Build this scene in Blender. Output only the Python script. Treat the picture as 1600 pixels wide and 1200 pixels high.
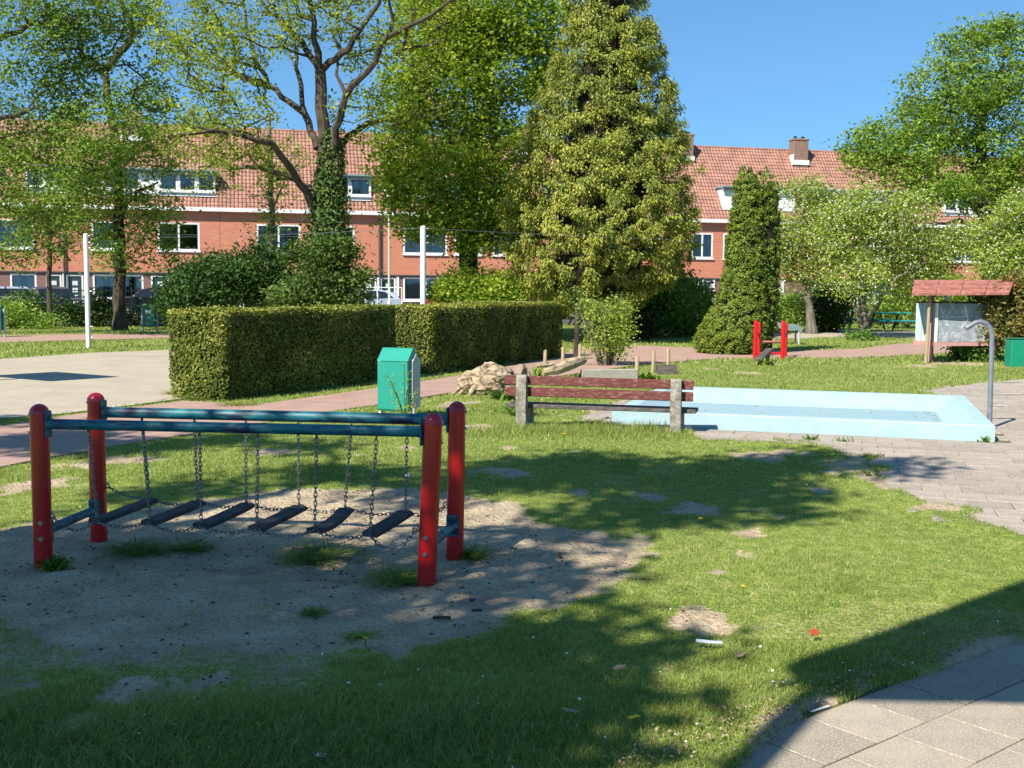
import bpy, math, random
import numpy as np
from mathutils import Vector, Matrix
R = math.radians
rng = np.random.default_rng(7)
random.seed(7)
scene = bpy.context.scene
for o in list(bpy.data.objects): bpy.data.objects.remove(o)

# ------------------------------------------------------------------ camera, sky, sun, exposure
FPX = 1744.0; CAMH = 1.6; PITCH = math.atan(150/FPX); ROLL = 0.0078
cd = bpy.data.cameras.new("camera"); cam = bpy.data.objects.new("camera", cd)
scene.collection.objects.link(cam); scene.camera = cam
cd.sensor_width = 36; cd.lens = 36*FPX/1600; cd.clip_start = 0.05; cd.clip_end = 3000
_r0 = Vector((1,0,0)); _u0 = Vector((0,math.sin(PITCH),math.cos(PITCH))); _f0 = Vector((0,math.cos(PITCH),-math.sin(PITCH)))
_R = _r0*math.cos(ROLL)+_u0*math.sin(ROLL); _U = -_r0*math.sin(ROLL)+_u0*math.cos(ROLL)
cam.matrix_world = Matrix(((_R.x,_U.x,-_f0.x,0),(_R.y,_U.y,-_f0.y,0),(_R.z,_U.z,-_f0.z,CAMH),(0,0,0,1)))

SUN_EL = 43.5; SHX, SHY = 0.617, 0.787            # shadows run this way over the ground
SUN_T = math.tan(R(SUN_EL))
world = bpy.data.worlds.new("World"); scene.world = world; world.use_nodes = True
wn = world.node_tree; bg = wn.nodes["Background"]
sky = wn.nodes.new("ShaderNodeTexSky"); sky.sky_type = 'NISHITA'; sky.sun_disc = False
sky.sun_elevation = R(SUN_EL); sky.sun_rotation = math.atan2(-SHX, -SHY)
sky.altitude = 0; sky.air_density = 1.0; sky.dust_density = 0.0; sky.ozone_density = 1.6
_tc = wn.nodes.new("ShaderNodeTexCoord"); _ad = wn.nodes.new("ShaderNodeVectorMath"); _ad.operation = 'ADD'; _ad.inputs[1].default_value = (0,0,.16)
_nm = wn.nodes.new("ShaderNodeVectorMath"); _nm.operation = 'NORMALIZE'                 # a clear, deep blue sky right down to the roofs
wn.links.new(_tc.outputs['Generated'], _ad.inputs[0]); wn.links.new(_ad.outputs[0], _nm.inputs[0]); wn.links.new(_nm.outputs[0], sky.inputs['Vector'])
_tn = wn.nodes.new("ShaderNodeMix"); _tn.data_type = 'RGBA'; _tn.blend_type = 'MULTIPLY'; _tn.inputs[0].default_value = 1; _tn.inputs[7].default_value = (.66,1.0,1.13,1)
wn.links.new(sky.outputs[0], _tn.inputs[6]); wn.links.new(_tn.outputs[2], bg.inputs[0]); bg.inputs[1].default_value = 0.093
sl = bpy.data.lights.new("sun", 'SUN'); sl.energy = 5.0; sl.angle = R(0.5); sl.color = (1.0, 0.93, 0.82)
so = bpy.data.objects.new("sun", sl); scene.collection.objects.link(so)
_c = math.cos(R(SUN_EL))
so.rotation_euler = Vector((SHX*_c, SHY*_c, -math.sin(R(SUN_EL)))).to_track_quat('-Z','Y').to_euler()
so.location = (-20,-20,30)
scene.view_settings.view_transform = 'Standard'; scene.view_settings.look = 'None'
scene.view_settings.gamma = 1; scene.view_settings.use_curve_mapping = False
scene.view_settings.exposure = 0.92
cy = scene.cycles
cy.max_bounces = 6; cy.diffuse_bounces = 3; cy.glossy_bounces = 2; cy.transmission_bounces = 4; cy.transparent_max_bounces = 8
cy.caustics_reflective = False; cy.caustics_refractive = False
cy.use_denoising = True

# ------------------------------------------------------------------ helpers: places
def ray(px, py):
    return (_f0 + _R*((px-800)/FPX) - _U*((py-600)/FPX))
def G(px, py, z=0.0):                      # where a direction meets the ground
    d = ray(px, py); t = (z-CAMH)/d.z
    return Vector((d.x*t, d.y*t, z))
def P(px, py, Y):                          # point at a distance
    d = ray(px, py); t = Y/d.y
    return Vector((d.x*t, Y, CAMH+d.z*t))
def SC(Y): return Y/FPX                    # metres per photo pixel at a distance

# ------------------------------------------------------------------ helpers: objects
def link(o): scene.collection.objects.link(o); return o
def tag(o, label=None, cat=None, group=None, kind=None):
    if label: o["label"] = label
    if cat: o["category"] = cat
    if group: o["group"] = group
    if kind: o["kind"] = kind
    return o
def empty(name, loc=(0,0,0), rz=0, label=None, cat=None, group=None, parent=None):
    o = bpy.data.objects.new(name, None); o.location = loc; o.rotation_euler = (0,0,rz); o.empty_display_size = .2
    link(o)
    if parent: o.parent = parent
    return tag(o, label, cat, group)
def mesh_np(name, verts, faces_flat, sizes, mats=None, midx=None, smooth=False, attrs=None):
    verts = np.asarray(verts, dtype=np.float32); ff = np.asarray(faces_flat, dtype=np.int32); sizes = np.asarray(sizes, dtype=np.int32)
    me = bpy.data.meshes.new(name)
    me.vertices.add(len(verts)); me.vertices.foreach_set("co", verts.ravel())
    me.loops.add(len(ff)); me.loops.foreach_set("vertex_index", ff)
    me.polygons.add(len(sizes))
    st = np.concatenate([[0], np.cumsum(sizes)[:-1]]).astype(np.int32)
    me.polygons.foreach_set("loop_start", st); me.polygons.foreach_set("loop_total", sizes)
    if midx is not None: me.polygons.foreach_set("material_index", np.asarray(midx, dtype=np.int32))
    me.polygons.foreach_set("use_smooth", np.full(len(sizes), bool(smooth)))
    for m in (mats or []): me.materials.append(m)
    if attrs:
        for k, v in attrs.items():
            a = me.attributes.new(k, 'FLOAT', 'POINT'); a.data.foreach_set("value", np.asarray(v, dtype=np.float32))
    me.update(calc_edges=True); me.validate()
    return me
class MB:
    """collects boxes, tubes, prisms and turned shapes for one mesh"""
    def __init__(s): s.v = []; s.f = []; s.m = []; s.mi = 0
    def add(s, vs, fs):
        b = len(s.v); s.v.extend([tuple(v) for v in vs]); s.f.extend([tuple(b+i for i in f) for f in fs]); s.m.extend([s.mi]*len(fs)); return s
    def box(s, c, d, rot=None):
        x, y, z = d[0]/2, d[1]/2, d[2]/2
        vs = [Vector((a*x,b*y,e*z)) for e in (-1,1) for (a,b) in ((-1,-1),(1,-1),(1,1),(-1,1))]
        if rot is not None: vs = [rot @ v for v in vs]
        c = Vector(c); vs = [v+c for v in vs]
        return s.add(vs, [(3,2,1,0),(4,5,6,7),(0,1,5,4),(1,2,6,5),(2,3,7,6),(3,0,4,7)])
    def bbox(s, c, d, bev=.01, rot=None):       # box with chamfered edges
        x, y, z = d[0]/2, d[1]/2, d[2]/2; b = min(bev, x*.9, y*.9, z*.9)
        vs = []
        rings = [(-z, b), (-z+b, 0), (z-b, 0), (z, b)]
        for zz, i in rings:
            for (a, e) in ((-1,-1),(1,-1),(1,1),(-1,1)):
                # two verts per corner
                if a*e > 0: p = [(a*(x-i), e*(y-i-b)), (a*(x-i-b), e*(y-i))]
                else: p = [(a*(x-i-b), e*(y-i)), (a*(x-i), e*(y-i-b))]
                if (a, e) == (-1,-1): pass
                vs += [Vector((q[0], q[1], zz)) for q in p]
        if rot is not None: vs = [rot @ v for v in vs]
        c = Vector(c); vs = [v+c for v in vs]
        fs = [tuple(range(7,-1,-1)), tuple(range(24,32))]
        for r in range(3):
            for i in range(8):
                j = (i+1)%8; fs.append((r*8+i, r*8+j, r*8+8+j, r*8+8+i))
        return s.add(vs, fs)
    def tube(s, pts, rad, n=8, caps=True):
        pts = [Vector(p) for p in pts]
        if not hasattr(rad, '__len__'): rad = [rad]*len(pts)
        prev = None; vs = []
        for i, p in enumerate(pts):
            t = (pts[min(i+1,len(pts)-1)] - pts[max(i-1,0)])
            if t.length < 1e-9: t = Vector((0,0,1))
            t.normalize()
            if prev is None:
                a = Vector((0,0,1)) if abs(t.z) < .9 else Vector((1,0,0))
                u = t.cross(a).normalized()
            else:
                u = (prev - t*prev.dot(t))
                u = u.normalized() if u.length > 1e-6 else t.orthogonal().normalized()
            prev = u; w = t.cross(u)
            for k in range(n):
                an = 2*math.pi*k/n
                vs.append(p + (u*math.cos(an) + w*math.sin(an))*rad[i])
        fs = []
        for i in range(len(pts)-1):
            for k in range(n):
                j = (k+1)%n; fs.append((i*n+k, i*n+j, (i+1)*n+j, (i+1)*n+k))
        if caps: fs += [tuple(range(n-1,-1,-1)), tuple(range((len(pts)-1)*n, len(pts)*n))]
        return s.add(vs, fs)
    def lathe(s, prof, n=16, c=(0,0,0)):
        c = Vector(c); return s.tube([c+Vector((0,0,z)) for r, z in prof], [max(r,1e-4) for r, z in prof], n)
    def ring(s, c, major, minor, axis=(0,0,1), n=12, k=6, long=0, up=None):
        ax = Vector(axis).normalized(); u = Vector(up).normalized() if up is not None else ax.orthogonal().normalized(); w = ax.cross(u)
        c = Vector(c); vs = []
        for i in range(n):
            a = 2*math.pi*i/n; d = u*math.cos(a)+w*math.sin(a)
            q = c + d*major + u*(long if math.cos(a) > 0 else -long)
            for j in range(k):
                b = 2*math.pi*j/k; vs.append(q + (d*math.cos(b)+ax*math.sin(b))*minor)
        fs = [(i*k+j, i*k+(j+1)%k, ((i+1)%n)*k+(j+1)%k, ((i+1)%n)*k+j) for i in range(n) for j in range(k)]
        return s.add(vs, fs)
    def prism(s, poly, h0, h1):                # polygon in xy, raised
        n = len(poly); vs = [(p[0],p[1],h0) for p in poly]+[(p[0],p[1],h1) for p in poly]
        fs = [tuple(range(n-1,-1,-1)), tuple(range(n,2*n))]+[(i,(i+1)%n,n+(i+1)%n,n+i) for i in range(n)]
        return s.add(vs, fs)
    def mesh(s, name, mats, smooth=False):
        if not isinstance(mats, (list,tuple)): mats = [mats]
        ff = [i for f in s.f for i in f]; sz = [len(f) for f in s.f]
        me = mesh_np(name, s.v, ff, sz, mats, s.m)
        if smooth:
            me.polygons.foreach_set("use_smooth", [True]*len(me.polygons))
            try: me.set_sharp_from_angle(angle=R(38))
            except Exception: pass
        return me
    def build(s, name, mats, parent=None, smooth=False, loc=None, **kw):
        o = bpy.data.objects.new(name, s.mesh(name, mats, smooth)); link(o)
        if parent: o.parent = parent
        if loc is not None: o.location = loc
        return tag(o, kw.get('label'), kw.get('cat'), kw.get('group'), kw.get('kind'))
def obj(name, me, parent=None, loc=None, **kw):
    o = bpy.data.objects.new(name, me); link(o)
    if parent: o.parent = parent
    if loc is not None: o.location = loc
    return tag(o, kw.get('label'), kw.get('cat'), kw.get('group'), kw.get('kind'))
def kids(o): return [c for c in bpy.data.objects if c.parent == o]
def copy_tree(o, parent=None):
    c = o.copy(); link(c)
    if parent: c.parent = parent
    for ch in kids(o): copy_tree(ch, c)
    return c

# ------------------------------------------------------------------ helpers: noise in numpy
def _h(ix, iy, seed):
    n = (ix.astype(np.int64)*374761393 + iy.astype(np.int64)*668265263 + seed*982451653) & 0x7fffffff
    n = ((n ^ (n >> 13))*1274126177) & 0x7fffffff
    return ((n ^ (n >> 16)) & 0xffff)/65535.0
def vnoise(x, y, seed=0):
    x = np.asarray(x, float); y = np.asarray(y, float)
    ix = np.floor(x); iy = np.floor(y); fx = x-ix; fy = y-iy
    fx = fx*fx*(3-2*fx); fy = fy*fy*(3-2*fy)
    a = _h(ix,iy,seed); b = _h(ix+1,iy,seed); c = _h(ix,iy+1,seed); d = _h(ix+1,iy+1,seed)
    return (a*(1-fx)+b*fx)*(1-fy)+(c*(1-fx)+d*fx)*fy
def fbm(x, y, sc=1.0, oct=4, seed=0):
    t = 0; a = .5; s = 0
    for i in range(oct):
        t = t + a*vnoise(np.asarray(x)/sc, np.asarray(y)/sc, seed+i*17); s += a; a *= .5; sc *= .5
    return t/s
def in_poly(x, y, poly):
    x = np.asarray(x); y = np.asarray(y); r = np.zeros(x.shape, bool); n = len(poly); j = n-1
    for i in range(n):
        xi, yi = poly[i][0], poly[i][1]; xj, yj = poly[j][0], poly[j][1]
        c = ((yi > y) != (yj > y)) & (x < (xj-xi)*(y-yi)/((yj-yi) or 1e-9)+xi)
        r ^= c; j = i
    return r
def dist_poly(x, y, poly, closed=True):
    d = np.full(np.shape(x), 1e9); n = len(poly)
    for i in range(n if closed else n-1):
        ax, ay = poly[i][0], poly[i][1]; bx, by = poly[(i+1)%n][0], poly[(i+1)%n][1]
        L = (bx-ax)**2+(by-ay)**2+1e-12
        t = np.clip(((x-ax)*(bx-ax)+(y-ay)*(by-ay))/L, 0, 1)
        d = np.minimum(d, np.hypot(x-ax-t*(bx-ax), y-ay-t*(by-ay)))
    return d
def sdf(x, y, poly): return np.where(in_poly(x,y,poly), -1, 1)*dist_poly(x,y,poly)   # negative inside
def gpoly(pts): return [tuple(G(*p)[:2]) for p in pts]

# ------------------------------------------------------------------ helpers: materials
def mat(name, c1, c2=None, scale=5.0, rough=.8, bump=0, bscale=None, c3=None, spec=.3, metal=0, stretch=None, detail=6, lo=.35, hi=.65, speck=None, coords='Object'):
    m = bpy.data.materials.new(name); m.use_nodes = True; nt = m.node_tree; N = nt.nodes; L = nt.links
    b = N["Principled BSDF"]; b.inputs["Roughness"].default_value = rough
    b.inputs["Specular IOR Level"].default_value = spec; b.inputs["Metallic"].default_value = metal
    c1 = (*c1,1)
    tc = N.new("ShaderNodeTexCoord"); mp = N.new("ShaderNodeMapping"); L.new(tc.outputs[coords], mp.inputs[0])
    if stretch: mp.inputs['Scale'].default_value = stretch
    if c2 is None: b.inputs["Base Color"].default_value = c1
    else:
        nz = N.new("ShaderNodeTexNoise"); nz.inputs['Scale'].default_value = scale; nz.inputs['Detail'].default_value = detail
        nz.inputs['Roughness'].default_value = .65
        L.new(mp.outputs[0], nz.inputs['Vector'])
        cr = N.new("ShaderNodeValToRGB"); cr.color_ramp.elements[0].position = lo; cr.color_ramp.elements[1].position = hi
        cr.color_ramp.elements[0].color = c1; cr.color_ramp.elements[1].color = (*c2,1)
        if c3: e = cr.color_ramp.elements.new(.5*(lo+hi)); e.color = (*c3,1)
        L.new(nz.outputs[0], cr.inputs[0]); out = cr.outputs[0]
        if speck:                                   # (colour, scale, amount)
            n2 = N.new("ShaderNodeTexNoise"); n2.inputs['Scale'].default_value = speck[1]; n2.inputs['Detail'].default_value = 2
            L.new(mp.outputs[0], n2.inputs['Vector'])
            r2 = N.new("ShaderNodeValToRGB"); r2.color_ramp.elements[0].position = .5; r2.color_ramp.elements[1].position = .72
            r2.color_ramp.elements[0].color = (0,0,0,1); r2.color_ramp.elements[1].color = (speck[2],)*3+(1,)
            L.new(n2.outputs[0], r2.inputs[0])
            mx = N.new("ShaderNodeMix"); mx.data_type = 'RGBA'; L.new(r2.outputs[0], mx.inputs[0]); L.new(out, mx.inputs[6]); mx.inputs[7].default_value = (*speck[0],1)
            out = mx.outputs[2]
        L.new(out, b.inputs["Base Color"])
    if bump:
        n3 = N.new("ShaderNodeTexNoise"); n3.inputs['Scale'].default_value = bscale or scale*4; n3.inputs['Detail'].default_value = 5
        L.new(mp.outputs[0], n3.inputs['Vector'])
        bp = N.new("ShaderNodeBump"); bp.inputs['Strength'].default_value = 1.0; bp.inputs['Distance'].default_value = bump
        L.new(n3.outputs[0], bp.inputs['Height']); L.new(bp.outputs[0], b.inputs['Normal'])
    return m
def leaf_mat(name, ca, cb, cc=None, trans=.38, rough=.55, tb=1.25):
    """colour runs over the per-leaf value 'tint'"""
    m = bpy.data.materials.new(name); m.use_nodes = True; nt = m.node_tree; N = nt.nodes; L = nt.links
    b = N["Principled BSDF"]; b.inputs["Roughness"].default_value = rough; b.inputs["Specular IOR Level"].default_value = .25
    at = N.new("ShaderNodeAttribute"); at.attribute_name = "tint"
    cr = N.new("ShaderNodeValToRGB"); cr.color_ramp.elements[0].color = (*ca,1); cr.color_ramp.elements[1].color = (*(cc or cb),1)
    if cc: e = cr.color_ramp.elements.new(.55); e.color = (*cb,1)
    L.new(at.outputs['Fac'], cr.inputs[0]); L.new(cr.outputs[0], b.inputs['Base Color'])
    tr = N.new("ShaderNodeBsdfTranslucent")
    hs = N.new("ShaderNodeMix"); hs.data_type = 'RGBA'; hs.blend_type = 'MULTIPLY'; hs.inputs[0].default_value = 1
    L.new(cr.outputs[0], hs.inputs[6]); hs.inputs[7].default_value = (tb*1.15, tb*1.1, tb*.45, 1)
    L.new(hs.outputs[2], tr.inputs[0])
    mx = N.new("ShaderNodeMixShader"); mx.inputs[0].default_value = trans
    L.new(b.outputs[0], mx.inputs[1]); L.new(tr.outputs[0], mx.inputs[2])
    L.new(mx.outputs[0], N["Material Output"].inputs[0])
    return m

# ------------------------------------------------------------------ helpers: leaves and wood
def unit(v): return v/np.maximum(np.linalg.norm(v, axis=1, keepdims=True), 1e-9)
def leaves_mesh(name, pos, nrm, size, mat_, tint, aspect=.6, axis=None, fold=.12):
    """one folded rhombus per leaf: 4 vertices, two triangles"""
    n = len(pos); nrm = unit(nrm)
    if axis is None: axis = rng.normal(size=(n,3))
    a = unit(np.cross(nrm, np.cross(axis, nrm)+1e-6)); b = np.cross(nrm, a)
    s = np.asarray(size).reshape(-1,1)
    p0 = pos - a*s*.5; p1 = pos + b*s*aspect*.5 + nrm*s*fold; p2 = pos + a*s*.5; p3 = pos - b*s*aspect*.5 + nrm*s*fold
    V = np.stack([p0,p1,p2,p3], 1).reshape(-1,3)
    i = np.arange(n)*4
    F = np.stack([i,i+1,i+2, i,i+2,i+3], 1).ravel()
    return mesh_np(name, V, F, np.full(n*2,3), [mat_], attrs={"tint": np.repeat(np.clip(tint,0,1),4)})
def clump_leaves(centres, per, sig, size, up=.5, flat=.75, tsig=.2, sjit=.3, outc=None):
    k = len(centres); cs = np.repeat(centres, per, axis=0); n = len(cs)
    d = rng.normal(size=(n,3))*np.array([1,1,flat])*np.repeat(np.asarray(sig)*np.ones(k), per)[:,None]
    pos = cs + d
    nr = rng.normal(size=(n,3)); nr[:,2] = np.abs(nr[:,2])+up
    if outc is not None: nr += unit(pos-outc)*.8
    ct = np.repeat(rng.normal(.5, tsig, k), per)
    tint = ct + rng.normal(0, .13, n)
    sz = size*(1+rng.normal(0, sjit, n).clip(-.6,.8))
    return pos, nr, sz, tint
def ellipsoid_pts(c, r, n, shell=.55, seed=None):
    g = unit(rng.normal(size=(n,3))); u = rng.random(n)
    rad = np.where(u < shell, .78+.27*rng.random(n), rng.random(n)**(1/3)*.85)
    return np.asarray(c)+g*rad[:,None]*np.asarray(r)
def wood_mesh(name, trunk, trunk_r, boughs, clumps, mat_, tip=.008, gain=1.0, sides=9, wig=.08):
    """trunk and boughs given as polylines; twigs grown out to every clump"""
    mb = MB(); nodes = []; par = []; 
    def densify(pts, rr, step=.35):
        out = [Vector(pts[0])]; orr = [rr[0]]
        for i in range(1, len(pts)):
            a, b = Vector(pts[i-1]), Vector(pts[i]); k = max(1, int((b-a).length/step))
            for j in range(1, k+1):
                out.append(a.lerp(b, j/k)); orr.append(rr[i-1]+(rr[i]-rr[i-1])*j/k)
        return out, orr
    def radii(pts, r0, r1): return [r0+(r1-r0)*i/(len(pts)-1) for i in range(len(pts))]
    tp, tr = densify(trunk, radii(trunk, *trunk_r))
    tp = [p+Vector((rng.normal()*wig*.3, rng.normal()*wig*.3, 0)) if 0 < i < len(tp)-1 else p for i, p in enumerate(tp)]
    flare = [r*(1+.55*math.exp(-i*1.1)) for i, r in enumerate(tr)]
    mb.tube(tp, flare, sides)
    P_ = [np.array(p) for p in tp]; par = [i-1 for i in range(len(tp))]; fixed = list(tr)
    for pts, r0, r1 in boughs:
        bp, br = densify(pts, radii(pts, r0, r1), .3)
        bp = [p+Vector((rng.normal()*wig*.35, rng.normal()*wig*.35, rng.normal()*wig*.35)) if i else p for i, p in enumerate(bp)]
        mb.tube(bp, br, 7)
        d = np.linalg.norm(np.array(P_)-np.array(bp[0]), axis=1); pi = int(np.argmin(d))
        for p, r in zip(bp, br): P_.append(np.array(p)); par.append(pi); fixed.append(r); pi = len(P_)-1
    nf = len(P_)
    base = np.array(P_); cl = np.asarray(clumps)
    if len(cl):
        d0 = np.array([np.min(np.linalg.norm(base-c, axis=1)) for c in cl])
        cap = np.zeros((nf+len(cl)*8, 3)); cap[:nf] = base; n = nf
        hb = base[0][2]
        ends = []
        for ci in np.argsort(d0):
            c = cl[ci]; dv = cap[:n]-c; d = np.linalg.norm(dv, axis=1)+np.maximum(dv[:,2],0)*.8
            d = d + np.where(cap[:n,2] < hb+(base[:,2].max()-hb)*.12, 3, 0)
            pi = int(np.argmin(d)); L_ = np.linalg.norm(cap[pi]-c); k = int(np.clip(round(L_/.4), 1, 5))
            a = cap[pi].copy()
            for j in range(1, k+1):
                t = j/k; q = a*(1-t)+c*t + rng.normal(size=3)*wig*(1 if j < k else 0)*min(1, L_); q[2] += .12*L_*math.sin(math.pi*t)*.6
                cap[n] = q; P_.append(q); par.append(pi); fixed.append(0); pi = n; n += 1
                if n >= len(cap)-2: cap = np.vstack([cap, np.zeros((2000,3))])
            ends.append(pi)
        cnt = np.zeros(n); 
        for e in ends: cnt[e] += 1
        for i in range(n-1, 0, -1):
            if par[i] >= 0: cnt[par[i]] += cnt[i]
        rad = tip*gain*np.maximum(cnt, 1)**.42
        for i in range(nf, n):
            p = par[i]; r1 = rad[i]; r0 = max(rad[i], min(rad[p] if p >= nf else fixed[p]*.7, rad[i]*1.5))
            mb.tube([Vector(P_[p]), Vector(P_[i])], [r0, r1], 4 if r1 < .02 else 5, caps=False)
    return mb.mesh(name, mat_, smooth=True)

# ------------------------------------------------------------------ materials
M = {}
M['red'] = mat("red_paint", (.42,.006,.008), (.55,.012,.012), scale=3, rough=.28, spec=.5, bump=.0006, bscale=30)
M['red_cap'] = mat("red_cap_plastic", (.30,.004,.018), (.38,.008,.025), scale=4, rough=.32, spec=.5)
M['teal'] = mat("teal_paint_worn", (.005,.115,.15), (.013,.022,.055), scale=5, rough=.5, spec=.4, stretch=(.7,1.6,3.0), lo=.50, hi=.56, speck=((.06,.24,.23), 13, .7), bump=.0008, bscale=20)
M['chain'] = mat("galvanised_chain", (.10,.09,.09), (.30,.27,.25), scale=40, rough=.45, metal=.7)
M['plank'] = mat("rubber_plank", (.025,.027,.032), (.06,.06,.065), scale=7, rough=.75, bump=.002, bscale=25)
M['bolt'] = mat("bolt_steel", (.35,.34,.33), rough=.35, metal=.9)
M['conc'] = mat("weathered_concrete", (.26,.24,.20), (.12,.12,.085), scale=9, rough=.95, bump=.006, bscale=50, c3=(.20,.185,.15), speck=((.40,.39,.33),22,.8))
M['benchwood'] = mat("red_brown_bench_wood", (.09,.022,.018), (.14,.045,.035), scale=5, rough=.7, stretch=(1,8,8), bump=.002, bscale=12, speck=((.34,.2,.15),6,.5))
M['seatwood'] = mat("dark_seat_wood", (.045,.04,.038), (.13,.11,.095), scale=5, rough=.7, stretch=(1,8,8), bump=.002)
M['green'] = mat("green_bin_paint", (.014,.225,.165), (.02,.26,.19), scale=3, rough=.38, spec=.5)
M['dgreen'] = mat("dark_green_bin_paint", (.01,.10,.065), (.014,.13,.085), scale=3, rough=.4, spec=.5)
M['white'] = mat("white_paint", (.72,.72,.70), (.62,.62,.60), scale=6, rough=.5)
M['lgrey'] = mat("pale_grey_paint", (.42,.44,.45), (.33,.35,.37), scale=5, rough=.55, bump=.001)
M['galv'] = mat("galvanised_pipe", (.33,.34,.36), (.24,.25,.27), scale=12, rough=.4, metal=.6)
M['pool'] = mat("pale_blue_pool_paint", (.30,.42,.45), (.35,.46,.49), scale=3.0, rough=.75, bump=.003, bscale=30, speck=((.24,.47,.53), 16, .55))
M['poolfloor'] = mat("pool_floor_worn", (.225,.35,.385), (.26,.375,.405), scale=2.2, rough=.8, bump=.002, bscale=30, lo=.35, hi=.7, speck=((.33,.36,.35), 7, .35))
M['tile'] = mat("concrete_tile", (.31,.27,.225), (.23,.20,.17), scale=1.7, rough=.92, bump=.0015, bscale=90, speck=((.44,.40,.34),45,.8), coords='Object')
M['slab'] = mat("concrete_slab", (.34,.31,.25), (.27,.245,.20), scale=7, rough=.9, bump=.0015, bscale=160, speck=((.48,.45,.38),120,.8))
M['joint'] = mat("joint_soil", (.12,.10,.07), (.09,.11,.03), scale=9, rough=1)
M['court'] = mat("sandy_asphalt_court", (.37,.32,.235), (.30,.26,.19), scale=1.3, rough=.95, bump=.003, bscale=60, speck=((.52,.47,.38),60,.8))
M['path'] = mat("pink_brick_path", (.36,.235,.185), (.29,.18,.14), scale=2.2, rough=.95, bump=.002, bscale=70, speck=((.42,.31,.25),50,.7))
M['line'] = mat("faded_line_paint", (.55,.52,.45), (.40,.36,.28), scale=9, rough=.9)
M['asphalt'] = mat("street_asphalt", (.05,.05,.052), (.075,.073,.07), scale=2, rough=.9)
M['bark'] = mat("brown_bark", (.03,.023,.016), (.09,.072,.052), scale=7, rough=.95, bump=.02, bscale=11, stretch=(1,1,.35))
M['bark_pale'] = mat("grey_bark", (.08,.072,.055), (.20,.18,.14), scale=6, rough=.95, bump=.015, bscale=10, stretch=(1,1,.35))
M['drift'] = mat("pale_dead_wood", (.10,.075,.05), (.48,.38,.25), scale=7, rough=.9, bump=.02, bscale=14, stretch=(1,1,2.5), c3=(.33,.25,.16))
M['stake'] = mat("pale_wooden_stake", (.36,.29,.18), (.28,.22,.13), scale=10, rough=.85, stretch=(4,4,1))
M['rock'] = mat("pinkish_rock", (.30,.22,.16), (.19,.14,.11), scale=8, rough=.95, bump=.015, bscale=16)
M['petal'] = mat("white_petal", (.75,.73,.68), rough=.6)
M['yellow'] = mat("dandelion_yellow", (.80,.55,.02), (.72,.42,.01), scale=20, rough=.7)
M['redleaf'] = mat("red_wrapper", (.42,.06,.03), rough=.5)
M['foil'] = mat("silver_wrapper", (.60,.62,.66), rough=.3, metal=.3)
M['deadleaf'] = mat("dry_brown_leaf", (.26,.17,.10), (.38,.28,.18), scale=30, rough=.8)
M['brickup'] = mat("orange_brick", (.48,.195,.12), (.41,.16,.10), scale=1.1, rough=.85, bump=.01, bscale=8, stretch=(1,1,6))
M['bricklow'] = mat("purple_brown_brick", (.21,.12,.105), (.14,.08,.075), scale=3, rough=.9, bump=.01, bscale=9, stretch=(1,1,4))
M['tileroof'] = mat("orange_pantile", (.36,.19,.138), (.20,.11,.085), scale=1.6, rough=.75, c3=(.30,.15,.105), speck=((.25,.12,.09),4.5,.6), bump=.004, bscale=10)
M['chim'] = mat("brown_chimney_brick", (.25,.14,.10), (.15,.09,.07), scale=6, rough=.9, stretch=(1,1,4), speck=((.42,.34,.28),9,.6))
M['lead'] = mat("grey_lead", (.16,.22,.23), (.20,.26,.27), scale=3, rough=.55)
M['curtain'] = mat("pale_curtain", (.55,.57,.57), (.40,.42,.43), scale=14, rough=.9, stretch=(5,5,.3))
M['room'] = mat("dark_room", (.02,.022,.025), rough=.9)
M['doorc'] = mat("dark_green_door", (.018,.045,.038), rough=.35, spec=.5)
M['sash'] = mat("dark_sash_paint", (.03,.06,.06), rough=.4)
M['carblue'] = mat("dark_blue_car_paint", (.012,.02,.06), rough=.2, spec=.6, metal=.3)
M['carsilver'] = mat("pale_blue_silver_car_paint", (.42,.50,.60), rough=.25, spec=.6, metal=.3)
M['carwhite'] = mat("white_car_paint", (.70,.72,.75), rough=.25, spec=.6)
M['carblack'] = mat("black_car_paint", (.012,.013,.016), rough=.2, spec=.6)
M['tyre'] = mat("tyre_rubber", (.018,.018,.018), rough=.9)
M['headl'] = mat("headlight_glass", (.6,.62,.65), rough=.15, spec=.8)
M['taill'] = mat("tail_light_glass", (.45,.02,.02), rough=.2, spec=.7)
M['redbox'] = mat("red_container_paint", (.55,.012,.015), (.62,.02,.02), scale=3, rough=.5)
M['shingle'] = mat("red_shingle", (.33,.12,.09), (.24,.09,.07), scale=5, rough=.85, bump=.004, speck=((.52,.25,.18),9,.6))
M['chalk'] = mat("grey_chalkboard", (.20,.235,.255), (.27,.305,.325), scale=3.5, rough=.8, speck=((.45,.48,.5),7,.45))
M['palepanel'] = mat("pale_grey_green_panel", (.42,.50,.48), (.35,.42,.41), scale=3, rough=.7)
M['pinkwood'] = mat("faded_pink_wood", (.48,.26,.22), (.40,.20,.17), scale=5, rough=.75)
M['tealtable'] = mat("teal_table_paint", (.02,.27,.24), rough=.5)
M['fence'] = mat("dark_fence_metal", (.03,.035,.035), rough=.5, metal=.4)
M['cream'] = mat("cream_pole_paint", (.58,.50,.38), rough=.5)
M['dark_earth'] = mat("dark_earth", (.06,.045,.03), (.10,.08,.055), scale=5, rough=1)
M['twigdry'] = mat("dry_stem_bits", (.13,.095,.06), (.06,.05,.03), scale=40, rough=.9)
M['twig'] = mat("dark_blocking_core", (.016,.014,.008), (.028,.023,.012), scale=14, rough=1, bump=.02)  # near-black for the added light-blocking cores; conifer trunks share it
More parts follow.
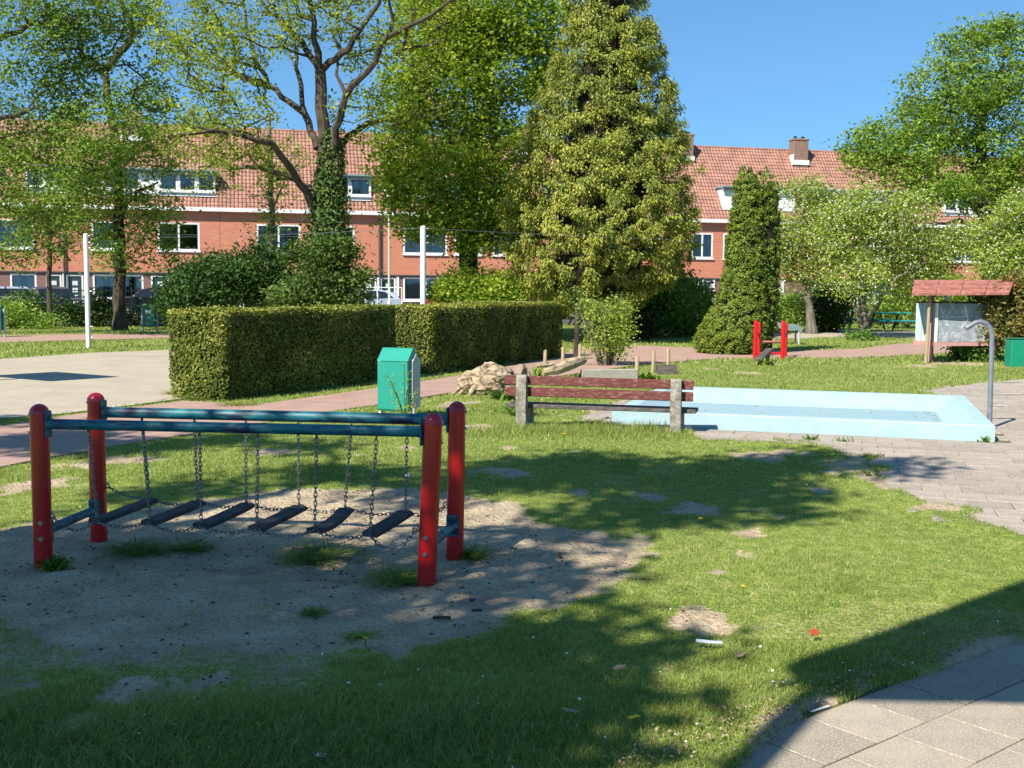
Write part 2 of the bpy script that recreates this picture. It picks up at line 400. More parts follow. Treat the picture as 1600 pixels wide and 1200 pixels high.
# glass: part clear, part mirror
def glass_mat():
    m = bpy.data.materials.new("window_glass"); m.use_nodes = True; nt = m.node_tree; N = nt.nodes; L = nt.links
    N.remove(N["Principled BSDF"])
    t = N.new("ShaderNodeBsdfTransparent"); t.inputs[0].default_value = (.72,.78,.76,1)
    g = N.new("ShaderNodeBsdfGlossy"); g.inputs[0].default_value = (.9,.95,1,1); g.inputs['Roughness'].default_value = .03
    fr = N.new("ShaderNodeFresnel"); fr.inputs[0].default_value = 1.9
    mx = N.new("ShaderNodeMixShader"); L.new(fr.outputs[0], mx.inputs[0]); L.new(t.outputs[0], mx.inputs[1]); L.new(g.outputs[0], mx.inputs[2])
    L.new(mx.outputs[0], N["Material Output"].inputs[0]); return m
M['glass'] = glass_mat()
M['carglass'] = mat("dark_car_glass", (.012,.015,.018), rough=.06, spec=.9)
# leaves
M['lf_maple'] = leaf_mat("maple_leaves", (.11,.18,.022), (.25,.35,.04), (.40,.48,.07), trans=.48)
M['lf_oak'] = leaf_mat("young_oak_leaves", (.13,.18,.025), (.25,.33,.04), (.42,.46,.06))
M['lf_dark'] = leaf_mat("dark_tree_leaves", (.06,.11,.016), (.15,.235,.032), (.28,.38,.06), trans=.32)
M['lf_light'] = leaf_mat("pale_green_leaves", (.12,.19,.035), (.23,.34,.06), (.35,.46,.10))
M['lf_right'] = leaf_mat("lime_leaves", (.09,.15,.02), (.19,.29,.035), (.30,.41,.06))
M['lf_apple'] = leaf_mat("apple_leaves", (.15,.22,.035), (.30,.39,.065), (.45,.51,.13))
M['lf_blossom'] = leaf_mat("apple_blossom", (.55,.50,.46), (.68,.65,.60), (.74,.72,.68), trans=.25, tb=1.0)
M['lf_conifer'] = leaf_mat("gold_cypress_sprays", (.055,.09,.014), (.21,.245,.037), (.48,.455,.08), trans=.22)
M['lf_thuja'] = leaf_mat("thuja_sprays", (.04,.08,.010), (.12,.175,.02), (.28,.33,.04), trans=.18)
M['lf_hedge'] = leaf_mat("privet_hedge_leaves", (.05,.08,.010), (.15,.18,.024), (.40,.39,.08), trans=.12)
M['lf_shrub'] = leaf_mat("dark_shrub_leaves", (.018,.045,.010), (.04,.09,.016), (.09,.16,.03), trans=.25)
M['lf_ivy'] = leaf_mat("ivy_leaves", (.035,.07,.014), (.08,.135,.025), (.17,.23,.05), trans=.25)
M['lf_orange'] = leaf_mat("bronze_shoot_leaves", (.08,.11,.03), (.20,.19,.05), (.42,.21,.07), trans=.25)
M['lf_weed'] = leaf_mat("broad_weed_leaves", (.06,.13,.02), (.12,.22,.035), (.20,.32,.05))
M['grass'] = leaf_mat("grass_blades", (.12,.175,.035), (.27,.335,.085), (.50,.48,.20), trans=.35, rough=.5)

# ------------------------------------------------------------------ ground regions (real-world outlines)
SLAB = .30
sa = Vector((.78,.626)).normalized(); sb = Vector((sa.y,-sa.x))           # patio slab directions
S0 = Vector((1.386,3.876))                                              # one slab corner
pu = Vector((.956,-.294)).normalized(); pv = Vector((-pu.y, pu.x))          # wading pool directions
PC = Vector((5.14,11.78))                                               # near right corner of pool
PL, PW, PH = 4.15, 3.55, .185
def pool_pt(a, b): return PC - pu*a + pv*b                                # a along (to the left), b away
patio_poly = [tuple(S0+sa*8-sb*.275), tuple(S0+sa*8+sb*5), tuple(S0-sa*6+sb*5)] + [tuple(G(*q)[:2]) for q in ((1080,1255),(1140,1203),(1195,1160),(1262,1112))] + [tuple(S0+sa*1.1-sb*.27)]
court_poly = gpoly([(-900,700),(-300,672),(0,655),(76,650),(160,640),(287,624),(330,600)]) + [(-3.2,17.5),(-1.2,21.0),(1.0,26.5),(.2,28.0)] + gpoly([(280,547),(140,552),(0,562),(-400,590),(-1100,640)])
path_poly = gpoly([(-500,850),(-200,775),(0,732),(80,716),(175,700),(345,672),(430,660),(540,641),(595,634),(660,622),(717,613),(760,600)]) + gpoly([(880,588),(1000,571),(1110,562),(1250,560),(1330,560),(1420,556),(1500,552),(1560,546),(1500,536),(1400,538),(1340,546),(1240,549),(1110,545),(985,540),(900,545),(875,556),(720,588),(595,607),(400,634),(287,628),(160,644),(76,655),(0,668),(-300,690)])
paving_poly = [(1.15,12.5)] + gpoly([(968,674),(1080,679),(1100,689),(1200,693),(1290,703),(1320,715),(1345,738),(1400,768),(1450,793),(1520,818),(1600,838),(1800,905)]) + [(7.5,5.5),(12,8),(12,21)] + gpoly([(1600,591),(1530,600),(1440,612)]) + [tuple(pool_pt(.3,PW-.05)), tuple(pool_pt(PL+.4,PW-.05)), tuple(pool_pt(PL+.55,.4))]
strip_poly = gpoly([(-300,545),(0,536),(100,533),(285,528),(285,522),(100,523),(0,525),(-300,530)])
sandpath_poly = gpoly([(1180,532),(1240,530),(1330,527),(1440,530),(1440,518),(1330,515),(1240,514),(1180,516)])
sand_poly = gpoly([(-300,850),(0,832),(120,812),(250,790),(450,768),(620,764),(700,768),(790,782),(870,815),(950,832),(1008,862),(985,898),(900,938),(800,958),(745,985),(600,1015),(480,1035),(330,1028),(200,1034),(100,1000),(0,965),(-300,940)])
PATCH = [(1165,866,62),(1095,970,48),(1175,828,50),(1118,897,24),(420,706,36),(60,758,75),(165,722,70),(1100,800,60),(1190,801,45),(1190,716,60),(1040,688,0),(870,650,0),(770,790,40),
         (1280,768,32),(1300,732,50),(1010,776,40),(780,735,50),(1110,576,22),(1170,583,26),(1385,581,22),(1440,573,36),(1215,570,35),(600,690,0),(1500,569,50),(640,700,25),(745,668,45),(560,712,20),
         (190,1075,60),(60,1065,70),(330,1060,55),(120,1130,50),(1185,795,50),(790,700,25),(900,706,22),(1600,800,60),(1380,760,40),(1450,800,30),(720,630,40),(900,770,25)]
patches = []
for px, py, r in PATCH:
    if r:
        g = G(px, py); patches.append((g.x, g.y, r*SC(g.y)*1.0, r*SC(g.y)*1.35))
pool_poly = [tuple(pool_pt(a,b)) for a, b in ((0,0),(PL,0),(PL,PW),(0,PW))]
def paved(x, y, m=0.0):
    r = np.zeros(np.shape(x), bool)
    e = fbm(x, y, .42, 4, 91)
    for pl, k in ((patio_poly,.10), (court_poly,.0), (path_poly,.10), (paving_poly,.75), (strip_poly,0), (pool_poly,0), (sandpath_poly,0)):
        r |= sdf(x, y, pl) < m-k*np.clip(e-.38, 0, 1)
    return r
def bare(x, y):
    """0 full grass .. 1 bare sand"""
    n = fbm(x, y, .45, 4, 3)-.5; n2 = fbm(x, y, .12, 3, 5)-.5
    b = np.clip(.5-(sdf(x, y, sand_poly)+n*.55+n2*.25)/.16, 0, 1)
    for cx, cy_, rx, ry in patches:
        d = np.sqrt(((x-cx)/rx)**2+((y-cy_)/ry)**2)
        b = np.maximum(b, np.clip((.92-d+n*2.2+n2*1.1)*1.8, 0, 1))
    for pl in (paving_poly, patio_poly): b = np.maximum(b, np.clip(1.15-np.abs(sdf(x, y, pl)+.05+n*.3)/.13, 0, 1)*np.clip((fbm(x, y, .3, 3, 15)-.36)*5, 0, .85))
    thin = np.clip((fbm(x, y, 1.3, 4, 11)-.60)*4, 0, .35)          # thin spots everywhere
    dk = np.hypot((x+1.9)/1.3, (y-4.7)/.7)                          # trodden corner near the lower left
    thin = np.maximum(thin, np.clip((1.15-dk+n*1.8)*.8, 0, .5))
    return np.maximum(b, thin)
def gheight(x, y, b=None):
    b = bare(x, y) if b is None else b
    h = (fbm(x, y, 2.5, 3, 21)-.5)*.03 + b*((fbm(x, y, .32, 3, 31)-.5)*.065+(fbm(x, y, .11, 2, 41)-.5)*.034) - b*.010
    h = h + .034*np.clip((.42-sdf(x, y, paving_poly))/.3, 0, 1) + .030*np.clip((.42-sdf(x, y, patio_poly))/.3, 0, 1)
    return h

# lawn: one graded sheet, fine near the viewer
def graded(a0, fine, n, grow):
    out = [a0]; s = fine
    while len(out) < n: out.append(out[-1]+s); s *= grow
    return np.array(out)
xr = graded(0, .035, 230, 1.014); xs = np.concatenate([-xr[:0:-1], xr]); ys = graded(2.0, .024, 330, 1.0105)
GX, GY = np.meshgrid(xs, ys); fx, fy = GX.ravel(), GY.ravel()
bb = bare(fx, fy); pv_ = paved(fx, fy, .0)
hh = gheight(fx, fy, bb)
edge = np.minimum.reduce([np.abs(fx-xs[0]), np.abs(fx-xs[-1]), np.abs(fy-ys[-1])])
hh = np.where(pv_, -.035, hh+.004)
nx, ny = len(xs), len(ys)
I = np.arange(nx*ny).reshape(ny, nx)
q = np.stack([I[:-1,:-1], I[:-1,1:], I[1:,1:], I[1:,:-1]], -1).reshape(-1)
def lawn_mat():
    m = bpy.data.materials.new("lawn_soil"); m.use_nodes = True; nt = m.node_tree; N = nt.nodes; L = nt.links
    b = N["Principled BSDF"]; b.inputs["Roughness"].default_value = .95; b.inputs["Specular IOR Level"].default_value = .15
    tc = N.new("ShaderNodeTexCoord")
    def noise(s, d=5):
        n = N.new("ShaderNodeTexNoise"); n.inputs['Scale'].default_value = s; n.inputs['Detail'].default_value = d; L.new(tc.outputs['Object'], n.inputs['Vector']); return n
    def ramp(src, stops):
        r = N.new("ShaderNodeValToRGB"); e = r.color_ramp.elements
        e[0].position, e[0].color = stops[0][0], (*stops[0][1],1); e[1].position, e[1].color = stops[-1][0], (*stops[-1][1],1)
        for p, c in stops[1:-1]: k = e.new(p); k.color = (*c,1)
        L.new(src, r.inputs[0]); return r
    g1 = ramp(noise(9).outputs[0], [(.3,(.14,.185,.04)),(.5,(.22,.275,.06)),(.62,(.29,.32,.09)),(.75,(.37,.34,.17))])
    g2 = ramp(noise(140,3).outputs[0], [(.35,(.35,.4,.3)),(.65,(1.3,1.3,1.2))])
    mm = N.new("ShaderNodeMix"); mm.data_type = 'RGBA'; mm.blend_type = 'MULTIPLY'; mm.inputs[0].default_value = .75
    L.new(g1.outputs[0], mm.inputs[6]); L.new(g2.outputs[0], mm.inputs[7])
    s1 = ramp(noise(3.5).outputs[0], [(.3,(.31,.24,.165)),(.55,(.41,.33,.225)),(.75,(.48,.395,.28))])
    s2 = ramp(noise(60,4).outputs[0], [(.33,(.62,.58,.52)),(.5,(1,1,1)),(.7,(1.08,1.06,1.02))])
    ms = N.new("ShaderNodeMix"); ms.data_type = 'RGBA'; ms.blend_type = 'MULTIPLY'; ms.inputs[0].default_value = .9
    L.new(s1.outputs[0], ms.inputs[6]); L.new(s2.outputs[0], ms.inputs[7])
    at = N.new("ShaderNodeAttribute"); at.attribute_name = "bare"
    ad = N.new("ShaderNodeMath"); ad.operation = 'MULTIPLY_ADD'; nb = noise(28,4); L.new(nb.outputs[0], ad.inputs[0]); ad.inputs[1].default_value = .9; L.new(at.outputs['Fac'], ad.inputs[2])
    rb = ramp(ad.outputs[0], [(.78,(0,0,0)),(1.0,(1,1,1))])
    mx = N.new("ShaderNodeMix"); mx.data_type = 'RGBA'; L.new(rb.outputs[0], mx.inputs[0]); L.new(mm.outputs[2], mx.inputs[6]); L.new(ms.outputs[2], mx.inputs[7])
    L.new(mx.outputs[2], b.inputs['Base Color'])
    bp = N.new("ShaderNodeBump"); bp.inputs['Distance'].default_value = .03; n5 = noise(26,7); L.new(n5.outputs[0], bp.inputs['Height']); L.new(bp.outputs[0], b.inputs['Normal'])
    return m
M['lawn'] = lawn_mat()
keep = None
lm = mesh_np("lawn", np.stack([fx, fy, hh], 1), q, np.full(len(q)//4, 4), [M['lawn']], smooth=True, attrs={"bare": bb})
obj("lawn", lm, kind="structure")
MB().add([(-400,-60,-.06),(400,-60,-.06),(400,700,-.06),(-400,700,-.06)], [(0,1,2,3)]).build("ground", M['lawn'], kind="structure")

def sheet(name, poly, z, m):
    return MB().prism(poly, z-.03, z).build(name, m, kind="structure")
def ccw(p):
    a = sum(p[i][0]*p[(i+1)%len(p)][1]-p[(i+1)%len(p)][0]*p[i][1] for i in range(len(p))); return p if a > 0 else p[::-1]
sheet("sports_court", ccw(court_poly), .012, M['court'])
sheet("brick_path", ccw(path_poly), .018, M['path'])
sheet("back_path", ccw(strip_poly), .014, M['path'])
sheet("sandy_path", ccw(sandpath_poly), .014, M['court'])
sheet("paving_bed", ccw(paving_poly), .004, M['joint'])
sheet("patio_bed", ccw(patio_poly), .0118, M['joint'])
street = [tuple(Vector((x, 60+.236*(x+6.2)+dy))) for x, dy in ((-60,-12),(80,-12),(80,5),(-60,5))]
MB().prism(street, -.03, .03).build("street", M['asphalt'], kind="structure")
pave2 = [tuple(Vector((x, 66+.236*(x+6.2)+dy))) for x, dy in ((-60,-1),(80,-1),(80,7),(-60,7))]
MB().prism(pave2, -.03, .14).build("pavement", M['tile'], kind="structure")

# court edging line and lines on paving
def strip_line(pts, w, z, m, name, parent=None):
    mb = MB()
    for a, b in zip(pts[:-1], pts[1:]):
        a = Vector(a[:2]); b = Vector(b[:2]); d = (b-a).normalized(); n = Vector((-d.y,d.x))*w/2
        mb.add([(*(a-n),z),(*(b-n),z),(*(b+n),z),(*(a+n),z)], [(0,1,2,3)])
    return mb.build(name, m, parent=parent, kind=None if parent else "structure")
strip_line([G(*p) for p in ((-300,672),(0,655.5),(76,650.5),(160,640.5),(285,624.5))], .06, .024, M['line'], "court_edge_line")
strip_line([G(*p) for p in ((150,556),(285,558))], .07, .017, M['line'], "court_marking")

# patio slabs, each its own piece
def slab_variants(n, w, d, h, m, name):
    out = []
    for i in range(n):
        mb = MB(); mb.bbox((0,0,-h/2), (w,d,h), .0025)
        me = mb.mesh(name, m); out.append(me)
    return out
patio = MB().prism(ccw([tuple(S0+sa*a+sb*b) for a, b in ((-.6,-.42),(5.5,-.42),(5.5,.0),(-.6,.0))]), -.03, .0125).build("patio", M['joint'], kind="structure")
def slab_mat(name, k):
    c = (.33*k,.285*k,.215*k); return mat(name, c, tuple(v*.80 for v in c), scale=7, rough=.9, bump=.0015, bscale=160, speck=((.50,.46,.39),120,.8))
slab_ms = [slab_mat("concrete_slab_%s" % w, k) for w, k in (("pale",1.1),("plain",1.0),("dull",.88))]
sm_ = [slab_variants(1, SLAB-.006, SLAB-.006, .05, m, "slab")[0] for m in slab_ms]
ang = math.atan2(sa.y, sa.x); k = 0
for row in range(-1, 9):
    for col in range(-6, 18):
        c = S0 + sa*(col+.5+(.62 if row%2 else 0)-(.0))*SLAB + sb*(row+.5)*SLAB
        if c.y < 2.9 or c.y > 8.5 or c.x > 5.2 or abs(c.x)/c.y > .62: continue
        o = obj("slab", sm_[random.randrange(3)], parent=patio, loc=(c.x, c.y, .016+random.uniform(-.0015,.002)))
        o.rotation_euler = (random.uniform(-.006,.006), random.uniform(-.006,.006), ang+random.uniform(-.006,.006)); k += 1

# wading-pool paving: the nearest 300 tiles singly, the rest as one
pav = sheet("pool_paving", ccw([tuple(p) for p in paving_poly]), .006, M['joint'])
tms = [mat("concrete_tile_%s" % w, tuple(v*k for v in (.34,.29,.235)), tuple(v*k for v in (.25,.215,.175)), scale=5, rough=.92, bump=.0015, bscale=90, speck=((.46,.41,.34),60,.8)) for w, k in (("pale",1.08),("plain",1.0),("dull",.9))]
tsh = [slab_variants(1, .296, .296, .04, m, "paving_tile")[0] for m in tms]
cells = []
for i in range(-22, 26):
    for j in range(-26, 40):
        c = PC + pu*(i+.5*(j%2))*.30 + pv*j*.30
        cells.append((c.x, c.y))
cx = np.array(cells); ok = (sdf(cx[:,0], cx[:,1], paving_poly) < .12) & (sdf(cx[:,0], cx[:,1], pool_poly) > .12) & (cx[:,0]/cx[:,1] < .50)
ok &= (sdf(cx[:,0], cx[:,1], paving_poly) < -.08) | (_h(np.arange(len(cx)), np.zeros(len(cx)), 3) < .55)
cx = cx[ok]; cx = cx[np.argsort(cx[:,1])]
pang = math.atan2(pu.y, pu.x)
for x, y in cx[:300]:
    o = obj("paving_tile", tsh[random.randrange(3)], parent=pav, loc=(x, y, .024+random.uniform(-.004,.004)))
    o.rotation_euler = (random.uniform(-.012,.012), random.uniform(-.012,.012), pang+random.uniform(-.01,.01))
mb = MB()
for x, y in cx[300:]:
    rt = Matrix.Rotation(pang, 3, 'Z') @ Matrix.Rotation(random.uniform(-.012,.012), 3, 'X')
    mb.box((x, y, .004+random.uniform(-.004,.004)), (.296,.296,.04), rt)
print("tiles", len(cx))
if mb.v: mb.build("far_paving_tiles", tms[1], parent=pav, kind="stuff")
for a, b in (((1548,619),(1600,619)),((1545,637),(1570,638)),((1586,632),(1640,633)),((1556,600),(1600,599)),((1440,651.5),(1440,652))):
    if a != b: strip_line([G(*a), G(*b)], .06, .034, M['line'], "worn_paint_line")

# ------------------------------------------------------------------ grass: blades as one mass
def blades(n, xr_, yr_, h0, h1, w, seed, nseg=2, dens=None, zone=None):
    r = np.random.default_rng(seed)
    y = yr_[0]+(yr_[1]-yr_[0])*r.random(n); half = .49*y+.5; x = (r.random(n)*2-1)*half
    if dens is not None: pass
    m = ~paved(x, y, -.012); x, y = x[m], y[m]
    b = bare(x, y); tuft = fbm(x, y, .16, 2, 51)
    p = np.clip(1.02-b*1.08, 0, 1)*(.45+.9*tuft) 
    tuf2 = (fbm(x, y, .20, 3, 77) > .64) & (b > .6)
    p = np.where(tuf2, .30, p)
    k = r.random(len(x)) < p; x, y, b, tuft = x[k], y[k], b[k], tuft[k]
    n = len(x)
    long = np.clip((4.35-y)*2.2, 0, 1)*np.clip((.6-x)*1.2,0,1)            # uncut grass at the very front left
    bench = np.exp(-((y-12.35)/.45)**2)*((x > -.5)&(x < 2.5))             # and along the bench feet
    rough = np.clip((fbm(x, y, .6, 3, 61)-.5)*4, 0, 1)
    h = (h0+(h1-h0)*r.random(n))*(1+1.5*long+2.2*bench+.6*rough*tuft)*(1-.35*np.clip(b,0,1))
    z = gheight(x, y, b)
    a = r.random(n)*2*np.pi; lean = h*(.25+.75*r.random(n)**1.2)*(1+.3*long)
    dx, dy = np.cos(a)*lean, np.sin(a)*lean
    fa = r.random(n)*np.pi; wx, wy = np.cos(fa)*w*(.7+.6*r.random(n)), np.sin(fa)*w*(.7+.6*r.random(n))
    tint = np.clip(.38+.22*(fbm(x, y, 1.1, 3, 71)-.5)*2+r.normal(0,.17,n)+.25*np.clip(b,0,.6)+ (r.random(n) < .06)*.5 - .10*long, 0, 1)
    base = np.stack([x,y,z-.006],1); W = np.stack([wx,wy,0*wx],1)
    mid = base+np.stack([dx*.35,dy*.35,h*.6],1); tip = base+np.stack([dx,dy,h*(1-.25*(lean/h)**2)],1)
    if nseg == 2:
        V = np.stack([base-W*.5, base+W*.5, mid-W*.42, mid+W*.42, tip],1).reshape(-1,3); i = np.arange(n)*5
        F = np.stack([i,i+1,i+3,i,i+3,i+2,i+2,i+3,i+4],1).ravel(); S = np.full(n*3,3); T = np.repeat(tint,5)
    else:
        V = np.stack([base-W*.5, base+W*.5, tip],1).reshape(-1,3); i = np.arange(n)*3
        F = np.stack([i,i+1,i+2],1).ravel(); S = np.full(n,3); T = np.repeat(tint,3)
    return V, F, S, T
GR = [blades(170000, None, (3.3,5.6), .018, .040, .0034, 1, 2),
      blades(200000, None, (5.6,9.0), .018, .040, .0055, 2, 1),
      blades(230000, None, (9.0,14.0), .02, .045, .009, 3, 1),
      blades(190000, None, (14.0,24.0), .03, .06, .017, 4, 1),
      blades(120000, None, (24.0,48.0), .04, .09, .035, 5, 1)]
off = 0; Vs, Fs, Ss, Ts = [], [], [], []
for V, F, S, T in GR: Vs.append(V); Fs.append(F+off); Ss.append(S); Ts.append(T); off += len(V)
obj("grass", mesh_np("grass", np.concatenate(Vs), np.concatenate(Fs), np.concatenate(Ss), [M['grass']], attrs={"tint": np.concatenate(Ts)}),
    kind="stuff", label="short spring lawn grass around the sandy chain bridge patch")

# ------------------------------------------------------------------ chain bridge
FL, FR, BL, BR = Vector((-2.659,6.241,0)), Vector((-.460,5.945,0)), Vector((-2.595,6.925,0)), Vector((-.3355,6.555,0))
cb = empty("chain_bridge", (-1.5,6.5,0), label="red and teal toddler chain bridge with six hanging dark planks on bare sand", cat="play equipment")
def local(v): return Vector(v)-Vector((-1.5,6.5,0))
PHT = .93
lean = {0:(0,0), 1:(.038,.0), 2:(0,0), 3:(.012,0)}
posts = [FL, FR, BL, BR]
for i, p in enumerate(posts):
    lx, ly = lean[i]; b0 = local(p)+Vector((0,0,-.12)); top = local(p)+Vector((lx,ly,PHT-.055))
    o = MB().tube([b0, b0.lerp(top,.5), top], .0515, 28).build("post", M['red'], cb, smooth=True)
    r = .0535; prof = [(0,0)]+[]
    pts = [top+Vector((0,0,-.004))]; rr = [r]
    for k in range(0, 9):
        t = k/8*math.pi/2; pts.append(top+Vector((lx*.05,0,.004+math.sin(t)*.052))); rr.append(max(.002, r*math.cos(t)))
    MB().tube(pts, rr, 28).build("cap", M['red_cap'], o, smooth=True)
    sgn = 1 if i in (0,2) else -1
    # bolts
    for z in (.17,.26) if i < 2 else (.20,):
        c = local(p)+Vector((lx*z/PHT+(.012 if i == 0 else -.008), -.050, z)); mb = MB()
        mb.tube([c, c+Vector((0,-.006,0))], .013, 12); mb.tube([c+Vector((0,-.006,0)), c+Vector((0,-.013,0))], [.009,.006], 10)
        mb.build("bolt", M['bolt'], o)
    for z in (.77,.87):
        c = local(p)+Vector((lx*z/PHT-sgn*.049,0,z)); MB().tube([c, c+Vector((-sgn*.012,0,0))], [.009,.007], 10).build("bolt", M['bolt'], o)
def rail(a, b, za, zb, rad, lx, parent=cb):
    a = local(a); b = local(b); a.z, b.z = za, zb; b.x += lx
    d = (b-a).normalized(); a2 = a+d*.055; b2 = b-d*.055
    o = MB().tube([a2, b2], rad, 20).build("rail", M['teal'], parent, smooth=True)
    for e, s in ((a2, 1), (b2, -1)):
        mb = MB(); rt = Matrix.Rotation(math.atan2(d.y, d.x), 3, 'Z')
        mb.bbox(e+d*s*-.002, (.012,.062,.15), .004, rt); mb.tube([e, e+d*s*.03], [rad*1.12, rad*1.02], 20)
        mb.build("bracket", M['teal'], o)
    return a, b
fra, frb = rail(FL, FR, P(95,662.5,6.24).z, P(655,674.5,5.95).z, .0295, .03)
bra, brb = rail(BL, BR, P(170,644,6.92).z, P(660,655.5,6.57).z, .0335, .01)
for a, b, z in ((FL, BL, .20), (FR, BR, .195)):
    A = local(a); B = local(b); A.z = B.z = z; d = (B-A).normalized()
    o = MB().tube([A+d*.052, B-d*.052], .027, 16).build("crossbar", M['teal'], cb, smooth=True)
    for e, s in ((A+d*.052,1),(B-d*.052,-1)):
        mb = MB(); mb.bbox(e, (.075,.012,.13), .004, Matrix.Rotation(math.atan2(d.y,d.x)-math.pi/2,3,'Z')); mb.tube([e,e+d*s*.035],[.034,.029],16); mb.build("bracket", M['teal'], o)
def chain(pts, name="chain", pitch=.0245):
    """links strung along a polyline"""
    seg = [(pts[i], pts[i+1]) for i in range(len(pts)-1)]; L_ = [(b-a).length for a, b in seg]; T = sum(L_); n = max(2, int(T/pitch)); mb = MB()
    for i in range(n):
        s = (i+.5)/n*T; k = 0
        while k < len(seg)-1 and s > L_[k]: s -= L_[k]; k += 1
        a, b = seg[k]; d = (b-a).normalized(); c = a+d*s
        ref = Vector((0,1,0)) if abs(d.y) < .8 else Vector((0,0,1)); sd = d.cross(ref).normalized(); ax = sd if i%2 else d.cross(sd).normalized()
        mb.ring(c, .0085, .0032, axis=ax, n=8, k=5, long=.0085, up=d)
    return mb.build(name, M['chain'], cb, smooth=True)
def sag(a, b, s, n=9): return [a.lerp(b, i/n)+Vector((0,0,-s*4*(i/n)*(1-i/n))) for i in range(n+1)]
fx_img = [(139,150),(224,232),(312,313),(403,400),(495,491),(588,578)]; bx_img = [(222,236),(304,310),(384,386),(466,468),(549,540),(636,634)]
fends, bends = [], []
for i, ((fx0, fx1), (bx0, bx1)) in enumerate(zip(fx_img, bx_img)):
    t = (fx0-95)/(660-95); yf = 6.24-.295*t
    top = Vector(((fx0-800)/FPX*yf*1.0, yf, .78)); top = local(Vector((P(fx0,690,yf).x, yf, .795)))
    zf = .272+.004*math.sin(i*2); bot = local(Vector((P(fx1,822,yf-.02).x, yf-.02, zf)))
    tb = (bx0-165)/(650-165); yb = 6.925-.37*tb
    btop = local(Vector((P(bx0,670,yb).x, yb, .775))); bbot = local(Vector((P(bx1,795,yb-.03).x, yb-.03, .265)))
    bot.z += [0,.0,.0,-.004,-.006,-.008][i]
    # hooks under the rails, verticals
    for e in (top, btop):
        MB().ring(e+Vector((0,0,-.006)), .013, .005, axis=(1,0,0), n=10).build("eyelet", M['chain'], cb, smooth=True)
    e1 = bot+Vector((0,.02,.035)); e2 = bbot+Vector((0,-.02,.035))
    chain([top+Vector((0,0,-.02)), e1]); chain([btop+Vector((0,0,-.02)), e2])
    # plank
    d = (bbot-bot); L_ = d.length; rt = d.to_track_quat('Y','Z').to_matrix(); roll_ = Matrix.Rotation(random.uniform(-.05,.05), 3, d.normalized())
    mb = MB(); segs = 8; w, h = .092, .031; vs = []
    droop = [0.002,.003,.006,.002,.022,.002][i]
    for s_ in range(segs+1):
        tt = s_/segs; c = bot.lerp(bbot, tt)+Vector((0,0,-droop*4*tt*(1-tt)))
        for (aa, bb2) in ((-w/2+.006,-h/2),(w/2-.006,-h/2),(w/2,-h/2+.006),(w/2,h/2-.006),(w/2-.006,h/2),(-w/2+.006,h/2),(-w/2,h/2-.006),(-w/2,-h/2+.006)):
            vs.append(c + roll_ @ (rt @ Vector((aa,0,bb2))))
    fs = [tuple(range(8)), tuple(range(segs*8+7, segs*8-1, -1))]
    for s_ in range(segs):
        for q_ in range(8): fs.append((s_*8+q_, (s_+1)*8+q_, (s_+1)*8+(q_+1)%8, s_*8+(q_+1)%8))
    mb.add(vs, fs); mb.build("plank", M['plank'], cb)
    for e in (e1, e2): MB().ring(e+Vector((0,0,-.012)), .014, .005, axis=(1,0,0), n=10).build("eyelet", M['chain'], cb, smooth=True)
    fends.append(e1+Vector((0,-.035,-.03))); bends.append(e2+Vector((0,.03,-.02)))
ringL = local(FL)+Vector((.055,-.005,.30)); ringR = local(FR)+Vector((-.052,-.01,.30)); rBL = local(BL)+Vector((.055,0,.345)); rBR = local(BR)+Vector((-.052,0,.31))
for e in (ringL, ringR, rBL, rBR):
    MB().ring(e, .017, .004, axis=(.2,1,0), n=14).build("ring", M['bolt'], cb, smooth=True)
for a, b, s in [(ringL, fends[0], .07)]+[(fends[i], fends[i+1], .030+.01*(i%2)) for i in range(5)]+[(fends[5], ringR, .10)]: chain(sag(a, b, s))
for a, b, s in [(rBL, bends[0], .03)]+[(bends[i], bends[i+1], .035) for i in range(5)]+[(bends[5], rBR, .05)]: chain(sag(a, b, s))

# ------------------------------------------------------------------ bench seen from behind
bn = empty("park_bench", (0,0,0), label="low bench with red-brown slats on two mossy concrete supports beside the blue pool", cat="bench")
sL, sR = Vector((.115,12.62,0)), Vector((1.80,12.17,0)); bd = (sR-sL).normalized(); bnrm = Vector((-bd.y, bd.x, 0))     # away from viewer
brot = Matrix.Rotation(math.atan2(bd.y, bd.x), 3, 'Z')
for s_ in (sL, sR):
    mb = MB(); c = s_
    prof = [(-.05,-.15),(.34,-.15),(.34,.0),(.33,.235),(.06,.235),(.045,.30),(.035,.60),(.015,.622),(-.03,.622),(-.05,.60),(-.062,.3)]
    vs = []
    for side in (-.058,.058):
        for a, z in prof: vs.append(c + bd*side + bnrm*a + Vector((0,0,z)))
    n = len(prof); mb.add(vs, [tuple(range(n)), tuple(range(2*n-1,n-1,-1))]+[(i,i+n,(i+1)%n+n,(i+1)%n) for i in range(n)])
    mb.build("support", M['conc'], bn)
mid = (sL+sR)/2 + bd*(-.02)
for z, dep in ((.555,.055),(.425,.058)):
    MB().bbox(mid+bnrm*dep+Vector((0,0,z)), (2.14,.035,.105), .006, brot).build("back_slat", M['benchwood'], bn)
for k, dep in enumerate((.12,.225,.33)):
    MB().bbox(mid+bnrm*dep+bd*.02+Vector((0,0,.258)), (2.16,.095,.042), .005, brot).build("seat_slat", M['seatwood'], bn)

